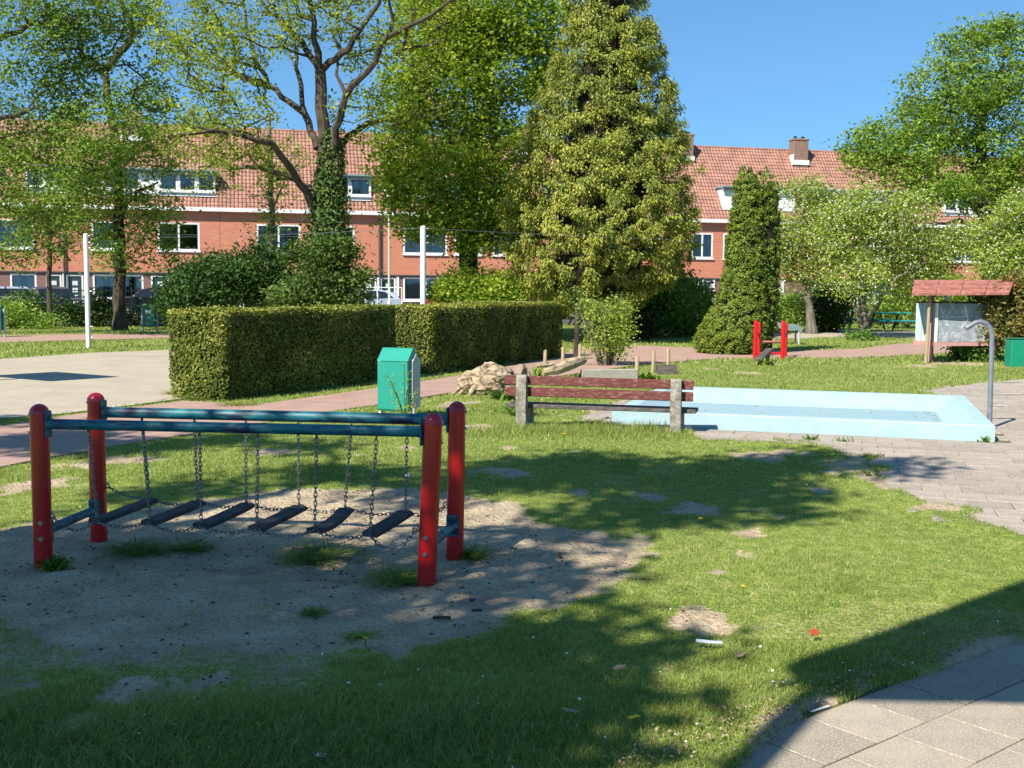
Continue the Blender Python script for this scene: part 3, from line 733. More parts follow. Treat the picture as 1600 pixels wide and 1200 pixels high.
# ------------------------------------------------------------------ wading pool
pl = empty("wading_pool", (PC.x,PC.y,0), label="empty pale blue painted concrete wading pool behind the bench", cat="paddling pool")
def pp(a, b, z): v = pool_pt(a, b); return (v.x-PC.x, v.y-PC.y, z)
T_ = .17
outer = [(0,0),(PL,0),(PL,PW),(0,PW)]; r1 = [(T_,T_*.8),(PL-T_,T_*.8),(PL-T_,PW-T_),(T_,PW-T_)]; r2 = [(.42,.32),(PL-.42,.32),(PL-.42,PW-.85),(.42,PW-.85)]
vs = [pp(a,b,-.05) for a,b in outer]+[pp(a,b,PH-.012) for a,b in outer]
cin = [(.012,.012),(PL-.012,.012),(PL-.012,PW-.012),(.012,PW-.012)]
vs += [pp(a,b,PH) for a,b in cin]+[pp(a,b,PH) for a,b in r1]+[pp(a,b,.035) for a,b in r2]
fs = []
for lv in range(4):
    for i in range(4): j = (i+1)%4; fs.append((lv*4+j, lv*4+i, (lv+1)*4+i, (lv+1)*4+j))
mb = MB().add(vs, fs); mb.build("rim", M['pool'], pl)
MB().add([pp(a,b,.036) for a,b in r2], [(3,2,1,0)]).build("basin_floor", M['poolfloor'], pl)

r = np.random.default_rng(9); k_ = 260; a_ = np.where(r.random(k_) < .5, .45+.25*np.abs(r.normal(0,.6,k_)), .45+(PL-1)*r.random(k_)); b_ = .36+(PW-1.3)*r.random(k_)**1.5
pos = np.array([pp(a, b, .040) for a, b in zip(a_, b_)])
obj("leaf_residue", leaves_mesh("residue", pos, r.normal(size=pos.shape)*.2+[0,0,1], .012+.03*r.random(k_)**2, M['deadleaf'], r.random(k_), .6), pl, kind="stuff")
# drinking / water spout pipe by the pool
wp = empty("water_pipe", tuple(G(1545,672)), label="bent grey metal water pipe standing at the right rim of the pool", cat="water spout")
wy = wp.location.y
def WL(px, py, y=None): return P(px, py, y or wy)-wp.location
bp_ = [WL(1545.5,680), WL(1549.5,545), WL(1550,524), WL(1547,512), WL(1541,505), WL(1532,502.5), WL(1524,504), WL(1509,513)]
bp_[0].z = -.05
MB().tube(bp_, [.03,.028,.028,.028,.028,.028,.028,.03], 14).build("pipe", M['galv'], wp, smooth=True)
MB().lathe([(.055,-.01),(.055,.03),(.035,.035)], 14).build("base_flange", M['galv'], wp, smooth=True)

# ------------------------------------------------------------------ litter bins
def bin_big():
    t = empty("litter_bin", (0,0,0), label="bright green litter bin with sloped lid and white legs before the hedge", cat="litter bin")
    w, d = .40, .30
    mb = MB(); prof = [(-.13,.10),(-.15,.14),(-.15,.70),(-.005,.862),(.02,.865),(.155,.74),(.155,.70),(.12,.12),(.10,.10)]
    def shell(x0, x1, pr):
        m_ = MB(); n = len(pr); vs = [(x0,a,z) for a,z in pr]+[(x1,a,z) for a,z in pr]
        m_.add(vs, [tuple(range(n-1,-1,-1)), tuple(range(n,2*n))]+[(i,(i+1)%n,(i+1)%n+n,i+n) for i in range(n)]); return m_
    shell(-w/2, w/2, [(-.13,.10),(-.15,.13),(-.152,.705),(.12,.705),(.11,.12),(.09,.10)]).build("body", M['green'], t)
    shell(-w/2-.004, w/2+.004, [(-.158,.712),(-.012,.858),(.012,.866),(.03,.858),(.15,.73),(.15,.712)]).build("lid", M['green'], t)
    for s in (-1,1): MB().bbox((s*(w/2+.022), -.02, .33), (.034,.075,.80), .005).build("leg", M['white'], t)
    shell(w/2+.045, w/2+.052, [(-.06,.12),(-.12,.2),(-.12,.70),(-.01,.80),(.10,.72),(.10,.16)]).build("side_plate", M['lgrey'], t)
    MB().box((0,.13,.78), (.26,.004,.07), Matrix.Rotation(.7,3,'X')).build("opening", M['room'], t)
    return t
lb = bin_big(); g = P(622,655,13.55); lb.location = (g.x, 13.55, 0); lb.rotation_euler.z = -.36
def bin_small(px, py, wpx, label):
    g = G(px, py); s = SC(g.y); t = empty("park_bin", tuple(g), 0, label, "litter bin")
    w = wpx*s; h = 35*s*38/ (38)
    MB().bbox((0,0,.52), (w, .28, .62), .02).build("body", M['dgreen'], t)
    MB().bbox((0,-.143,.70), (w*.42,.006,.10), .002).build("label_plate", M['white'], t)
    MB().bbox((0,.02,.90), (w*.96,.20,.10), .03).build("hood", M['dgreen'], t)
    for s_ in (-1,1): MB().bbox((s_*(w/2+.03),0,.40), (.05,.06,.88), .008).build("leg", M['lgrey'], t)
    return t
bin_small(234.5,520,20,"dark green bin on pale legs beside the thick tree trunk at left")
bin_small(-5,527,22,"dark green bin cut off by the left edge of the picture")
g = G(1612,574); t = empty("green_container", tuple(g), 0, "square green metal container at right edge under the bronze shrub", "container")
s = SC(g.y); MB().bbox((0,.17,.29),(66*s,.34,.60),.02).build("body", M['dgreen'] if 0 else mat("mid_green_paint",(.008,.19,.11),(.01,.22,.13),scale=2,rough=.45), t)
MB().bbox((0,.17,.605),(67*s,.36,.03),.01).build("lid", M['dgreen'], t)

# ------------------------------------------------------------------ net poles with wire
def net_pole(px, py_base, py_top, Y, label, w=10):
    a = G(px, py_base) if Y is None else Vector((P(px,500,Y).x, Y, 0)); Y = a.y; top = P(px, py_top, Y); h = top.z; s = SC(Y)
    t = empty("net_pole", tuple(a), 0, label, "pole", "white net poles on the sports court")
    MB().tube([(0,0,-.1),(0,0,h-.02),(0,0,h)], [w*s/2,w*s/2,w*s/2*.6], 14).build("shaft", M['white'], t, smooth=True)
    for z in (h-.06, h-.22, h-.36, .55, h*.5, .28):
        MB().tube([(w*s/2*.9,0,z),(w*s/2+.05,0,z+.01),(w*s/2+.05,0,z+.04)], .012, 6).build("hook", M['bolt'], t)
    return a, h
a1, h1 = net_pole(138.5, 545, 365, None, "white net pole left of the hedge on the far court edge", 7.5)
a2, h2 = net_pole(661, 0, 353, 23.6, "white net pole rising behind the clipped hedge near the red container", 9)
a3 = P(1482,430,34); 
MB().tube(sag(Vector((a2.x,a2.y,h2-.05)), Vector((a3.x,34,2.88)), .05, 16), .0035, 5).build("steel_wire", M['galv'], label="thin steel wire strung from the middle net pole to the right", cat="wire")
MB().tube(sag(Vector((a2.x,a2.y,h2-.04)), Vector((a2.x-9,a2.y+9,h2+.1)), .05, 8), .0035, 5).build("steel_wire", M['galv'], label="thin steel wire running left from the middle net pole into the trees", cat="wire")
# tall cream pole in the street
g = P(608,470,52); lp = empty("street_pole", (g.x,52,0), 0, "thin cream street pole rising to the white gutter behind the hedge", "pole")
MB().tube([(0,0,0),(0,0,P(608,338,52).z)], [.055,.045], 10).build("shaft", M['cream'], lp, smooth=True)
MB().lathe([(.085,0),(.085,.9),(.06,.95)],10).build("base_sleeve", M['cream'], lp, smooth=True)
g = P(1098,500,45); lp = empty("street_pole", (g.x,45,0), 0, "pale grey pole between the gold conifer and the column thuja", "pole")
MB().tube([(0,0,0),(0,0,P(1098,437,45).z)], .05, 10).build("shaft", M['lgrey'], lp, smooth=True)
MB().lathe([(.07,0),(.07,.4),(.05,.44)],10).build("base_sleeve", M['lgrey'], lp, smooth=True)

# ------------------------------------------------------------------ basketball board left of view: its shadow lies on the court
h_ = 3.2
bc = Vector((-7.95-h_/SUN_T*SHX, 19.3-h_/SUN_T*SHY, 0)); bt = empty("basketball_hoop", tuple(bc), math.atan2(.54,-.84), "basketball backboard on a post beside the sandy court left of the view", "basketball hoop")
MB().bbox((0,0,h_), (1.84,.04,1.22), .01).build("backboard", M['white'], bt)
MB().ring((0,-.38,h_-.42), .22, .01, n=24).build("rim", M['redbox'], bt, smooth=True)
MB().tube([(.0,.9,0),(0,.9,2.4),(0,.5,3.1),(0,.04,h_-.1)], .06, 12).build("post", M['galv'], bt, smooth=True)

# ------------------------------------------------------------------ canopy behind and left: its wedge shadow falls across the patio corner
H_ = 5.0; sh = Vector((SHX, SHY))*H_/SUN_T
def cn(x, y): return (x-sh.x, y-sh.y)
cp = empty("canopy", (0,0,0), label="flat dark canopy on a slim leaning post left of the viewer, casting the wedge shadow", cat="canopy")
e1 = Vector((1.20,4.66)); dA = Vector((1.56,1.345)).normalized()
roofp = [cn(*(e1)), cn(1.21,4.44), cn(1.27,4.27), cn(7.5,4.10), cn(*(e1+dA*7.6))]
MB().prism(ccw(roofp), H_-.06, H_+.06).build("roof", M['fence'], cp)
pb = Vector(cn(1.25,4.31)); MB().tube([(-2.21,-1.19,-.1),(pb.x,pb.y,H_-.06)], .066, 10).build("post", M['galv'], cp, smooth=True)

# ------------------------------------------------------------------ hedges
def hedge(name, corner, dirv, length, width, height, label, seed, n):
    r = np.random.default_rng(seed); d = Vector(dirv).normalized(); w = Vector((-d.y, d.x))      # width runs to the left
    t = empty(name, (corner.x, corner.y, 0), math.atan2(d.y, d.x), label, "hedge", "clipped hedge blocks by the court")
    L_, W_, H2 = length, width, height
    MB().bbox((L_/2, W_/2, H2/2-.03), (L_-.16, W_-.16, H2-.10), .03).build("twigs", M['twig'], t)  # solid dark box added inside the leaves to block light, no modelled twigs
    faces = [('y0', L_*H2), ('y1', L_*H2*.5), ('x0', W_*H2), ('x1', W_*H2), ('z', L_*W_)]
    tot = sum(a for _, a in faces); Ps, Ns = [], []
    for f, a in faces:
        k = int(n*a/tot); u, v = r.random(k), r.random(k); dep = np.abs(r.normal(0, .035, k))-.02
        if f[0] == 'y': p = np.stack([u*L_, (dep if f == 'y0' else W_-dep), v*H2], 1); nn = np.array([0, -1 if f == 'y0' else 1, .35])
        elif f[0] == 'x': p = np.stack([(dep if f == 'x0' else L_-dep), u*W_, v*H2], 1); nn = np.array([-1 if f == 'x0' else 1, 0, .35])
        else: p = np.stack([u*L_, v*W_, H2-dep*.7], 1); nn = np.array([0,0,1.])
        Ps.append(p); Ns.append(np.tile(nn, (k,1)))
    p = np.concatenate(Ps); nn = np.concatenate(Ns)+r.normal(size=(len(p),3))*.75
    bul = (fbm(p[:,0]+p[:,1]*.7, p[:,2]+p[:,1]*.3, .35, 3, seed)-.5)*.11
    p = p + unit(np.concatenate(Ns))*bul[:,None]
    p[:,2] += (fbm(p[:,0], p[:,1], .9, 3, seed+8)-.5)*.10*np.clip(p[:,2]/H2, 0, 1)
    sh_ = (r.random(len(p)) < .012) & (p[:,2] > H2-.09); p[sh_,2] += .05*r.random(sh_.sum())+.015
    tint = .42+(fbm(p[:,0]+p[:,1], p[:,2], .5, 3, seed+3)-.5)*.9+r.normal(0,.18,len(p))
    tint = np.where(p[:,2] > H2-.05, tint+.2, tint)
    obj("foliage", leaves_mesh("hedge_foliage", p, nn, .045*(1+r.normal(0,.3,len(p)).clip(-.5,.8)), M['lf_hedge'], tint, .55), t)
    return t
hd = Vector((.436,.90))
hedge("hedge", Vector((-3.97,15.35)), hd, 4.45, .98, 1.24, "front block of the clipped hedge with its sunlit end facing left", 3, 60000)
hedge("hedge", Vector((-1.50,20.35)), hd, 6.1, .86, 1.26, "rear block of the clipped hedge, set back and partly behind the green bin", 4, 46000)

# ------------------------------------------------------------------ row of houses
F0 = Vector((-6.2, 72.0)); FD = Vector((.9734, .2293)).normalized(); FN = Vector((FD.y, -FD.x))       # FN faces the park
def fs(px):                                # photo column -> metres along the facade
    d = ray(px, 440); det = d.x*(-FD.y)+FD.x*d.y
    t = (F0.x*(-FD.y)+FD.x*F0.y)/det; p = Vector((d.x*t, d.y*t)); return (p-F0).dot(FD)
def fz(px, py):                            # photo point -> height on the facade
    s = fs(px); y = F0.y+FD.y*s; return P(px, py, y).z
GUT, ZB, RIDGE, SET = 6.25, 2.32, 11.75, 4.15
SL = (RIDGE-GUT)/SET
def F3(s, out, z): p = F0+FD*s+FN*out; return Vector((p.x, p.y, z))
FROT = math.atan2(FD.y, FD.x)
def lf(h0):                                # local frame of a house: x along, y away from park
    return lambda s, out, z: (s-h0, -out, z)
def wall(mb, s0, s1, z0, z1, holes, out, depth=.12):
    """front wall with real openings"""
    xs_ = sorted({s0, s1, *[h[0] for h in holes], *[h[1] for h in holes]}); zs_ = sorted({z0, z1, *[h[2] for h in holes], *[h[3] for h in holes]})
    for i in range(len(xs_)-1):
        for j in range(len(zs_)-1):
            cx_, cz_ = (xs_[i]+xs_[i+1])/2, (zs_[j]+zs_[j+1])/2
            if any(h[0] < cx_ < h[1] and h[2] < cz_ < h[3] for h in holes): continue
            mb.add([(xs_[i],-out,zs_[j]),(xs_[i+1],-out,zs_[j]),(xs_[i+1],-out,zs_[j+1]),(xs_[i],-out,zs_[j+1])], [(0,1,2,3)])
    for a, b, c, d in holes:
        mb.add([(a,-out,c),(b,-out,c),(b,-out,d),(a,-out,d),(a,-out+depth,c),(b,-out+depth,c),(b,-out+depth,d),(a,-out+depth,d)], [(0,4,5,1),(1,5,6,2),(2,6,7,3),(3,7,4,0)])
win_n = 0
def window(parent, a, b, c, d, out, cols, mid=True, curt=0.5, name="window", frm='white', sashm='sash'):
    """white frame, sash bars, panes, curtains"""
    y = -out+.05; mb = MB(); t = .10
    for x0, x1, z0, z1 in ((a,b,c,c+t),(a,b,d-t,d),(a,a+t,c+t,d-t),(b-t,b,c+t,d-t)): mb.box(((x0+x1)/2, y, (z0+z1)/2), (x1-x0, .10, z1-z0))
    mb.box(((a+b)/2, -out-.03, c-.05), (b-a+.12, .16, .08))
    w = (b-a-2*t)/cols
    for k in range(1, cols): mb.box((a+t+w*k, y, (c+d)/2), (.10, .098, d-c-2*t-.001))
    o = mb.build(name, M[frm], parent)
    mb = MB()
    for k in range(cols):
        x0 = a+t+w*k+(.05 if k else 0); x1 = a+t+w*(k+1)-(.05 if k < cols-1 else 0); z0, z1 = c+t, d-t; e = .05
        for q0, q1, r0, r1 in ((x0,x1,z0,z0+e),(x0,x1,z1-e,z1),(x0,x0+e,z0+e,z1-e),(x1-e,x1,z0+e,z1-e)): mb.box(((q0+q1)/2, y+.01, (r0+r1)/2), (q1-q0, .05, r1-r0))
        if mid: zm = z0+(z1-z0)*.58; mb.box(((x0+x1)/2, y+.01, zm), (x1-x0-2*e, .05, .05))
    mb.build("sash", M[sashm], o)
    MB().add([(a+t,y+.012,c+t),(b-t,y+.012,c+t),(b-t,y+.012,d-t),(a+t,y+.012,d-t)], [(0,1,2,3)]).build("pane", M['glass'], o)
    if curt > 0:
        mb = MB(); r = random.Random(int((a+b)*100))
        for k in range(cols):
            x0 = a+t+w*k; x1 = x0+w
            for g0, g1 in ((x0, x0+w*curt*.62), (x1-w*curt*.62, x1)) if curt < .9 else ((x0, x1),):
                n = max(6, int((g1-g0)/.05)); vs = []
                for i in range(n+1):
                    xx = g0+(g1-g0)*i/n; yy = y+.16+.03*math.sin(i*1.9)+r.uniform(-.008,.008); vs += [(xx,yy,c+t*.5),(xx,yy,d-t*.5)]
                mb.add(vs, [(2*i,2*i+2,2*i+3,2*i+1) for i in range(n)])
        mb.build("curtain", M['curtain'], o)
    return o
def door(parent, a, b, z1, out):
    y = -out+.08; mb = MB()
    for x0, x1, z0_, z1_ in ((a,a+.09,.14,z1),(b-.09,b,.14,z1),(a+.09,b-.09,z1-.09,z1)): mb.box(((x0+x1)/2, y-.03,(z0_+z1_)/2),(x1-x0,.12,z1_-z0_))
    fr = mb.build("door_frame", M['white'], parent)
    o = MB().bbox(((a+b)/2,y,(z1+.05)/2),(b-a-.19,.05,z1-.24),.01).build("door_leaf", M['doorc'], fr)
    mb = MB()
    for k in range(3): mb.box(((a+b)/2, y-.03, .85+k*.42),(.30,.02,.26))
    mb.build("door_pane", M['curtain'], fr)
def roof_tiles(parent, s0, s1, holes):
    """pantiles as real waves and steps, joined: too small to pick apart from here"""
    pitch = .235; course = .31; Lr = math.hypot(SET, RIDGE-GUT); nr = int(Lr/course); ux = (SET/Lr, (RIDGE-GUT)/Lr); nrm = (-ux[1], ux[0])
    w = s1-s0; nt = int(round(w/pitch)); pitch = w/nt; prof = [(0,.0),(.22,.035),(.45,.045),(.68,.02),(.85,-.01)]
    V, F = [], []
    cols = nt*len(prof)+1
    for j in range(nr):
        for e in (0, 1):
            t = (j+e*.98)*Lr/nr+(0 if e else -.02); lift = .035 if e == 0 else .0
            for i in range(cols):
                k, q = divmod(i, len(prof)); x = s0+(k+prof[q][0])*pitch; h = prof[q][1]+lift + .006*math.sin(i*12.9+j*7.3)
                V.append((x, t*ux[0]-.28*0+h*nrm[0], GUT+t*ux[1]+h*nrm[1]))
    V = np.array(V); V[:,1] -= .02
    for j in range(nr*2-1):
        for i in range(cols-1):
            xm = s0+(i+.5)/len(prof)*pitch; tm = (j//2+.5)*Lr/nr; sy = tm*ux[0]
            if any(a < xm < b and c < sy < d for a, b, c, d in holes): continue
            F.append((j*cols+i, j*cols+i+1, (j+1)*cols+i+1, (j+1)*cols+i))
    me = mesh_np("roof_tiles", V, np.array(F).ravel(), np.full(len(F),4), [M['tileroof']])
    o = obj("roof_tiles", me, parent, kind="stuff")
    mb = MB()
    n = int(w/.33)
    for i in range(n): 
        x = s0+(i+.5)*w/n; mb.tube([(x-w/n/2, SET, RIDGE-.02), (x+w/n/2+.03, SET, RIDGE-.02)], [.13,.115], 7)
    mb.build("ridge_tiles", M['tileroof'], parent, kind="stuff")
    mb = MB()   # back slope and underside
    mb.add([(s0,SET,RIDGE-.03),(s1,SET,RIDGE-.03),(s1,SET*2,GUT),(s0,SET*2,GUT)], [(0,1,2,3)])
    mb.build("back_roof", M['tileroof'], parent)
PARTY = [-140, 100, 345, 592, 830, 1077, 1254, 1440, 1660]
LBL = ["terraced house at the left edge behind the slim dark trees", "terraced house behind the net pole and thick trunk at left", "terraced house behind the tall ivy-clad tree and dark shrubs",
       "terraced house with tree shadows on its orange brick above the red container", "terraced house mostly hidden by the gold conifer", "terraced house right of the gold conifer with bare tiled slope",
       "terraced house with dormer behind the blossoming apple trees, chimney at its left", "terraced house at the far right behind the lime green tree"]
# photo columns of upper windows (left, right, sashes), ground windows, doors, dormers
UPW = [(-60,55,2),(-125,-80,1),(145,183,1),(248,313,2),(402,470,2),(520,554,1),(630,698,2),(710,752,1),(770,812,1),(880,945,2),(985,1030,1),(1056,1112,2),(1128,1165,1),(1200,1245,2),(1275,1310,1),(1335,1390,2),(1410,1430,1),(1482,1530,2),(1570,1620,2)]
GRW = [(-70,-5,1),(16,57,1),(145,224,2),(275,332,1),(400,470,2),(510,552,1),(630,700,2),(748,775,1),(850,925,2),(985,1040,1),(1128,1190,2),(1262,1310,1),(1340,1395,2),(1470,1530,2),(1570,1620,1)]
DRS = [(72,96),(104,130),(236,264),(350,376),(564,588),(595,618),(706,728),(790,815),(940,962),(1090,1112),(1200,1220),(1320,1338),(1405,1425),(1540,1560)]
DOR = [(-120,-8,2),(40,338,5),(352,398,0),(516,582,3),(604,782,4),(850,1030,4),(1132,1246,3),(1262,1400,3),(1480,1620,3)]
DOR = [d for d in DOR if d[2]]
CHM = [232, 830, 1077, 1254]
def inside(a, b, s0, s1): m = (a+b)/2; return s0 <= m < s1
for hi in range(8):
    s0, s1 = fs(PARTY[hi]), fs(PARTY[hi+1]); o0 = F3(s0, 0, 0)
    t = empty("terraced_house", tuple(o0), FROT, LBL[hi], "house", "brick terrace across the street")
    W_ = s1-s0-.02; e = .14
    up = [(fs(a)-s0, fs(b)-s0, 3.72, 5.42, c) for a, b, c in UPW if inside(fs(a), fs(b), s0, s1)]
    gr = [(fs(a)-s0, fs(b)-s0, .75, 2.22, c) for a, b, c in GRW if inside(fs(a), fs(b), s0, s1)]
    dr = [(fs(a)-s0, fs(b)-s0, .14, 2.2) for a, b in DRS if inside(fs(a), fs(b), s0, s1)]
    clampw = lambda h: (max(h[0], .1), min(h[1], W_-.1))+tuple(h[2:])
    up = [clampw(h) for h in up]; gr = [clampw(h) for h in gr]; dr = [clampw(h) for h in dr]
    mb = MB(); wall(mb, 0, W_, ZB, GUT-.05, [h[:4] for h in up], .05); mb.build("upper_brick_wall", M['brickup'], t)
    mb = MB(); wall(mb, 0, W_, 0, ZB, [h[:4] for h in gr]+dr, 0); mb.build("lower_brick_wall", M['bricklow'], t)
    MB().box((W_/2, -.07, ZB+.02), (W_, .10, .07)).build("string_course", M['sash'], t)
    MB().box((W_/2, 1.6, 1.2), (W_, .05, 2.3)).build("ground_floor_room", M['room'], t)
    MB().box((W_/2, 1.6, 4.4), (W_, .05, 3.6)).build("upper_floor_room", M['room'], t)
    mb = MB(); mb.box((W_/2, .8, 3.0), (W_, 1.6, .1)); mb.box((W_/2, .8, .4), (W_,1.6,.1)); mb.build("floors", M['room'], t)
    for k, h in enumerate(up): window(t, *h[:4], .05, h[4], True, [.0,.55,.45,.6][(hi*3+k)%4] if hi != 3 else (.75,.95)[k%2])
    for k, h in enumerate(gr): window(t, *h[:4], 0, h[4], (k+hi)%2 == 0, [.95,.55,.8][(hi+k)%3])
    for h in dr: door(t, h[0], h[1], h[3], 0)
    # white pilasters and lamp plates by the doors
    mb = MB()
    for h in dr: mb.box((h[1]+.14, -.03, 1.2), (.16,.06,2.2))
    if dr: mb.build("door_pilaster", M['white'], t, kind=None)
    # gutter board with overhang
    mb = MB(); mb.box((W_/2, -.22, GUT-.02), (W_+.02, .46, .22)); mb.build("gutter", M['white'], t)
    holes = []; dormers = []
    for a, b, c in DOR:
        A, B = fs(a)-s0, fs(b)-s0; A2, B2 = max(A, 0), min(B, W_)
        if B2-A2 > 1.0: dormers.append((A2, B2, max(1, round((B2-A2)/1.9))))
    zd0, zd1, sy0 = 7.22, 8.62, .75; sy1 = (zd1-GUT)/SL
    for A, B, c in dormers: holes.append((A, B, sy0-.1, sy1-.05))
    roof_tiles(t, 0, W_, holes)
    for A, B, c in dormers:
        mb = MB(); mb.box(((A+B)/2, (sy0+sy1)/2, zd1+.02), (B-A+.25, sy1-sy0+.9, .10)); mb.box(((A+B)/2, sy0-.30, zd1-.09), (B-A+.27, .05, .22))
        d = mb.build("dormer_roof", M['lead'], t)
        mb = MB(); sy = sy0-.05
        ncell = max(2, int((B-A)/1.05)); cw = (B-A)/ncell
        hs = []
        for k in range(ncell):
            if (k+hi)%4 != 1 or ncell < 3: hs.append((A+k*cw+.03, A+(k+1)*cw-.03, zd0+.16, zd1-.14))
        wall(mb, A, B, zd0-.15, zd1, hs, -sy)
        for X in (A, B): mb.add([(X,sy,zd0-.15),(X,sy1+.2,zd1),(X,sy,zd1)], [(0,1,2)])
        dn = mb.build("dormer_front", M['white'], t)
        MB().box(((A+B)/2, sy+.9, (zd0+zd1)/2), (B-A-.05,.04,zd1-zd0)).build("dormer_room", M['room'], dn)
        for k, h in enumerate(hs): window(t, *h, -sy, 1, False, [.6,.95,.3][(k+hi)%3], name="dormer_window")
    for cxp in CHM:
        s = fs(cxp)+(cxp-800)/FPX*3.9
        if s0-.6 <= s < s1-.6:
            x = s-s0+.2; mb = MB(); yb = SET-.75; zb = GUT+(yb)*SL-.35
            mb.bbox((x, yb+.1, (zb+RIDGE+.70)/2), (1.10,.85,RIDGE+.70-zb), .01); mb.bbox((x, yb+.1, RIDGE+.66), (1.2,.95,.14), .02)
            c = mb.build("chimney", M['chim'], t)
            mb = MB(); mb.box((x, yb-.36, zb+.36), (1.25,.06,.34)); mb.box((x-.62, yb-.1, zb+.55), (.06,.6,.75), Matrix.Rotation(.0,3,'X')); mb.build("flashing", M['white'], c)
            for k in (-.3, .3): MB().lathe([(.13,0),(.13,.16),(.10,.19)], 10, c=(x+k, yb+.1, RIDGE+.73)).build("chimney_pot", M['room'], c)
    if hi in (1, 3):
        MB().tube([(.06,-.16,.3),(.06,-.16,GUT-.1)], .055, 8).build("downpipe", M['sash'], t)
    MB().tube([(.0,-.30,GUT+.06),(W_,-.30,GUT+.06)], .05, 6).build("gutter_lip", M['lgrey'], t)

# ------------------------------------------------------------------ cars in the street
def car(px, Y, length, col, label, rz, kind="hatch"):
    p = P(px, 470, Y); t = empty("parked_car", (p.x, Y, .03), FROT+rz, label, "car", "cars parked along the street")
    L_ = length; W_ = 1.72
    prof = [(-.5,.38),(-.5,.62),(-.485,.86),(-.40,.93),(-.22,1.0),(-.11,1.38),(.0,1.46),(.24,1.45),(.40,1.30),(.475,.98),(.495,.88),(.5,.55),(.5,.34),(.38,.26),(-.38,.26)]
    vs = []; n = len(prof)
    for side, ins in ((-1,0),(1,0)):
        for a, z in prof:
            tuck = .20*max(0, (z-.95)/.5); vs.append((a*L_, side*(W_/2-tuck-.02), z))
    mid = []
    mb = MB(); mb.add(vs, [tuple(range(n)), tuple(range(2*n-1,n-1,-1))]+[(i,i+n,(i+1)%n+n,(i+1)%n) for i in range(n)])
    body = mb.build("body", M[col], t, smooth=False)
    for side in (-1, 1):
        def q(a, z, e=.012): tuck = .20*max(0,(z-.95)/.5); return (a*L_, side*(W_/2-tuck-.02+e), z)
        for pts in ([(-.185,1.02),(-.105,1.33),(-.01,1.385),(-.01,1.0)], [(.01,1.0),(.01,1.385),(.20,1.38),(.20,1.0)], [(.22,1.0),(.22,1.375),(.30,1.33),(.40,1.05)]):
            f = (0,1,2,3) if side > 0 else (3,2,1,0)
            MB().add([q(a,z) for a,z in pts], [f]).build("side_window", M['carglass'], t)
        MB().bbox((-.20*L_, side*(W_/2+.06), .98), (.10,.16,.12), .02).build("mirror", M[col], t)
    def cross(a0, z0, a1, z1, m, name, w0, w1, e=.012):
        nx_, nz_ = (z1-z0), -(a1-a0)*L_; l = math.hypot(nx_, nz_); nx_, nz_ = -nx_/l*e, -nz_/l*e
        if nz_ < 0: nx_, nz_ = -nx_, -nz_
        MB().add([(a0*L_+nx_,-w0,z0+nz_),(a0*L_+nx_,w0,z0+nz_),(a1*L_+nx_,w1,z1+nz_),(a1*L_+nx_,-w1,z1+nz_)], [(0,1,2,3)]).build(name, m, t)
    cross(-.215,1.02,-.115,1.36,M['carglass'],"windscreen",.74,.64); cross(.41,1.27,.468,1.0,M['carglass'],"rear_window",.66,.74)
    for side in (-1, 1):
        MB().bbox((-.492*L_, side*.62, .74), (.05,.36,.15), .03).build("headlight", M['headl'], t)
        MB().bbox((.486*L_, side*.72, .96), (.06,.14,.34), .03).build("tail_light", M['taill'], t)
    MB().bbox((-.503*L_,0,.48),(.03,.9,.12),.01).build("grille", M['room'], t)
    MB().bbox((-.51*L_,0,.58),(.015,.5,.11),.004).build("number_plate", M['white'], t)
    for a in (-.31,.30):
        for side in (-1,1):
            w = MB().tube([(a*L_,side*(W_/2-.20),.31),(a*L_,side*(W_/2+.005),.31)], .31, 20).build("wheel", M['tyre'], t)
            MB().tube([(a*L_,side*(W_/2+.006),.31),(a*L_,side*(W_/2+.012),.31)], .19, 14).build("rim", M['lgrey'], w)
car(82, 53, 4.3, 'carblue', "dark blue car facing the park behind the shrubs at left", math.pi*.62)
car(18, 52, 4.2, 'carsilver', "grey car at the left edge behind the dark shrubs", math.pi*.62)
car(238, 54, 4.1, 'carblack', "dark car parked behind the green park bin", .15)
car(560, 55, 4.2, 'carsilver', "pale blue silver hatchback with red tail lights above the hedge", -.05)
car(925, 58, 4.2, 'carwhite', "white car half hidden under the gold conifer", .05)
# red container behind the hedge
p = P(686, 470, 50); rc = empty("red_container", (p.x, 50, 0), .2, "open red container showing over the hedge beside the white pole", "container")
w = 36*SC(50)
MB().add([(-w/2,-.5,.3),(w/2-.1,-.5,.3),(w/2-.1,.5,.3),(-w/2,.5,.3),(-w/2-.08,-.62,1.16),(w/2+.05,-.62,1.28),(w/2+.05,.62,1.28),(-w/2-.08,.62,1.16)], [(3,2,1,0),(0,1,5,4),(1,2,6,5),(2,3,7,6),(3,0,4,7)]).build("tub", M['redbox'], rc)
MB().tube([(-w/2-.1,-.64,1.17),(w/2+.08,-.64,1.29),(w/2+.08,.64,1.29),(-w/2-.1,.64,1.17),(-w/2-.1,-.64,1.17)], .04, 6).build("edge_rim", M['redbox'], rc)
for a in (-.35,.3): MB().tube([(a,-.45,.32),(a,-.45,0)], .05, 8).build("foot", M['fence'], rc)
# white tubular fence above the hedge
p0, p1 = P(552,449,47), P(628,449,47); fz_ = p0.z
wf = empty("tube_fence", (p0.x,47,0), 0, "white tubular rail fence in front of the silver car", "fence"); L_ = p1.x-p0.x
MB().tube([(0,0,fz_),(L_,0,fz_)], .022, 6).build("top_rail", M['white'], wf)
MB().tube([(0,0,.35),(L_,0,.35)], .022, 6).build("bottom_rail", M['white'], wf)
for k in range(5): MB().tube([(L_*k/4,0,0),(L_*k/4,0,fz_)], .022, 6).build("upright", M['white'], wf)
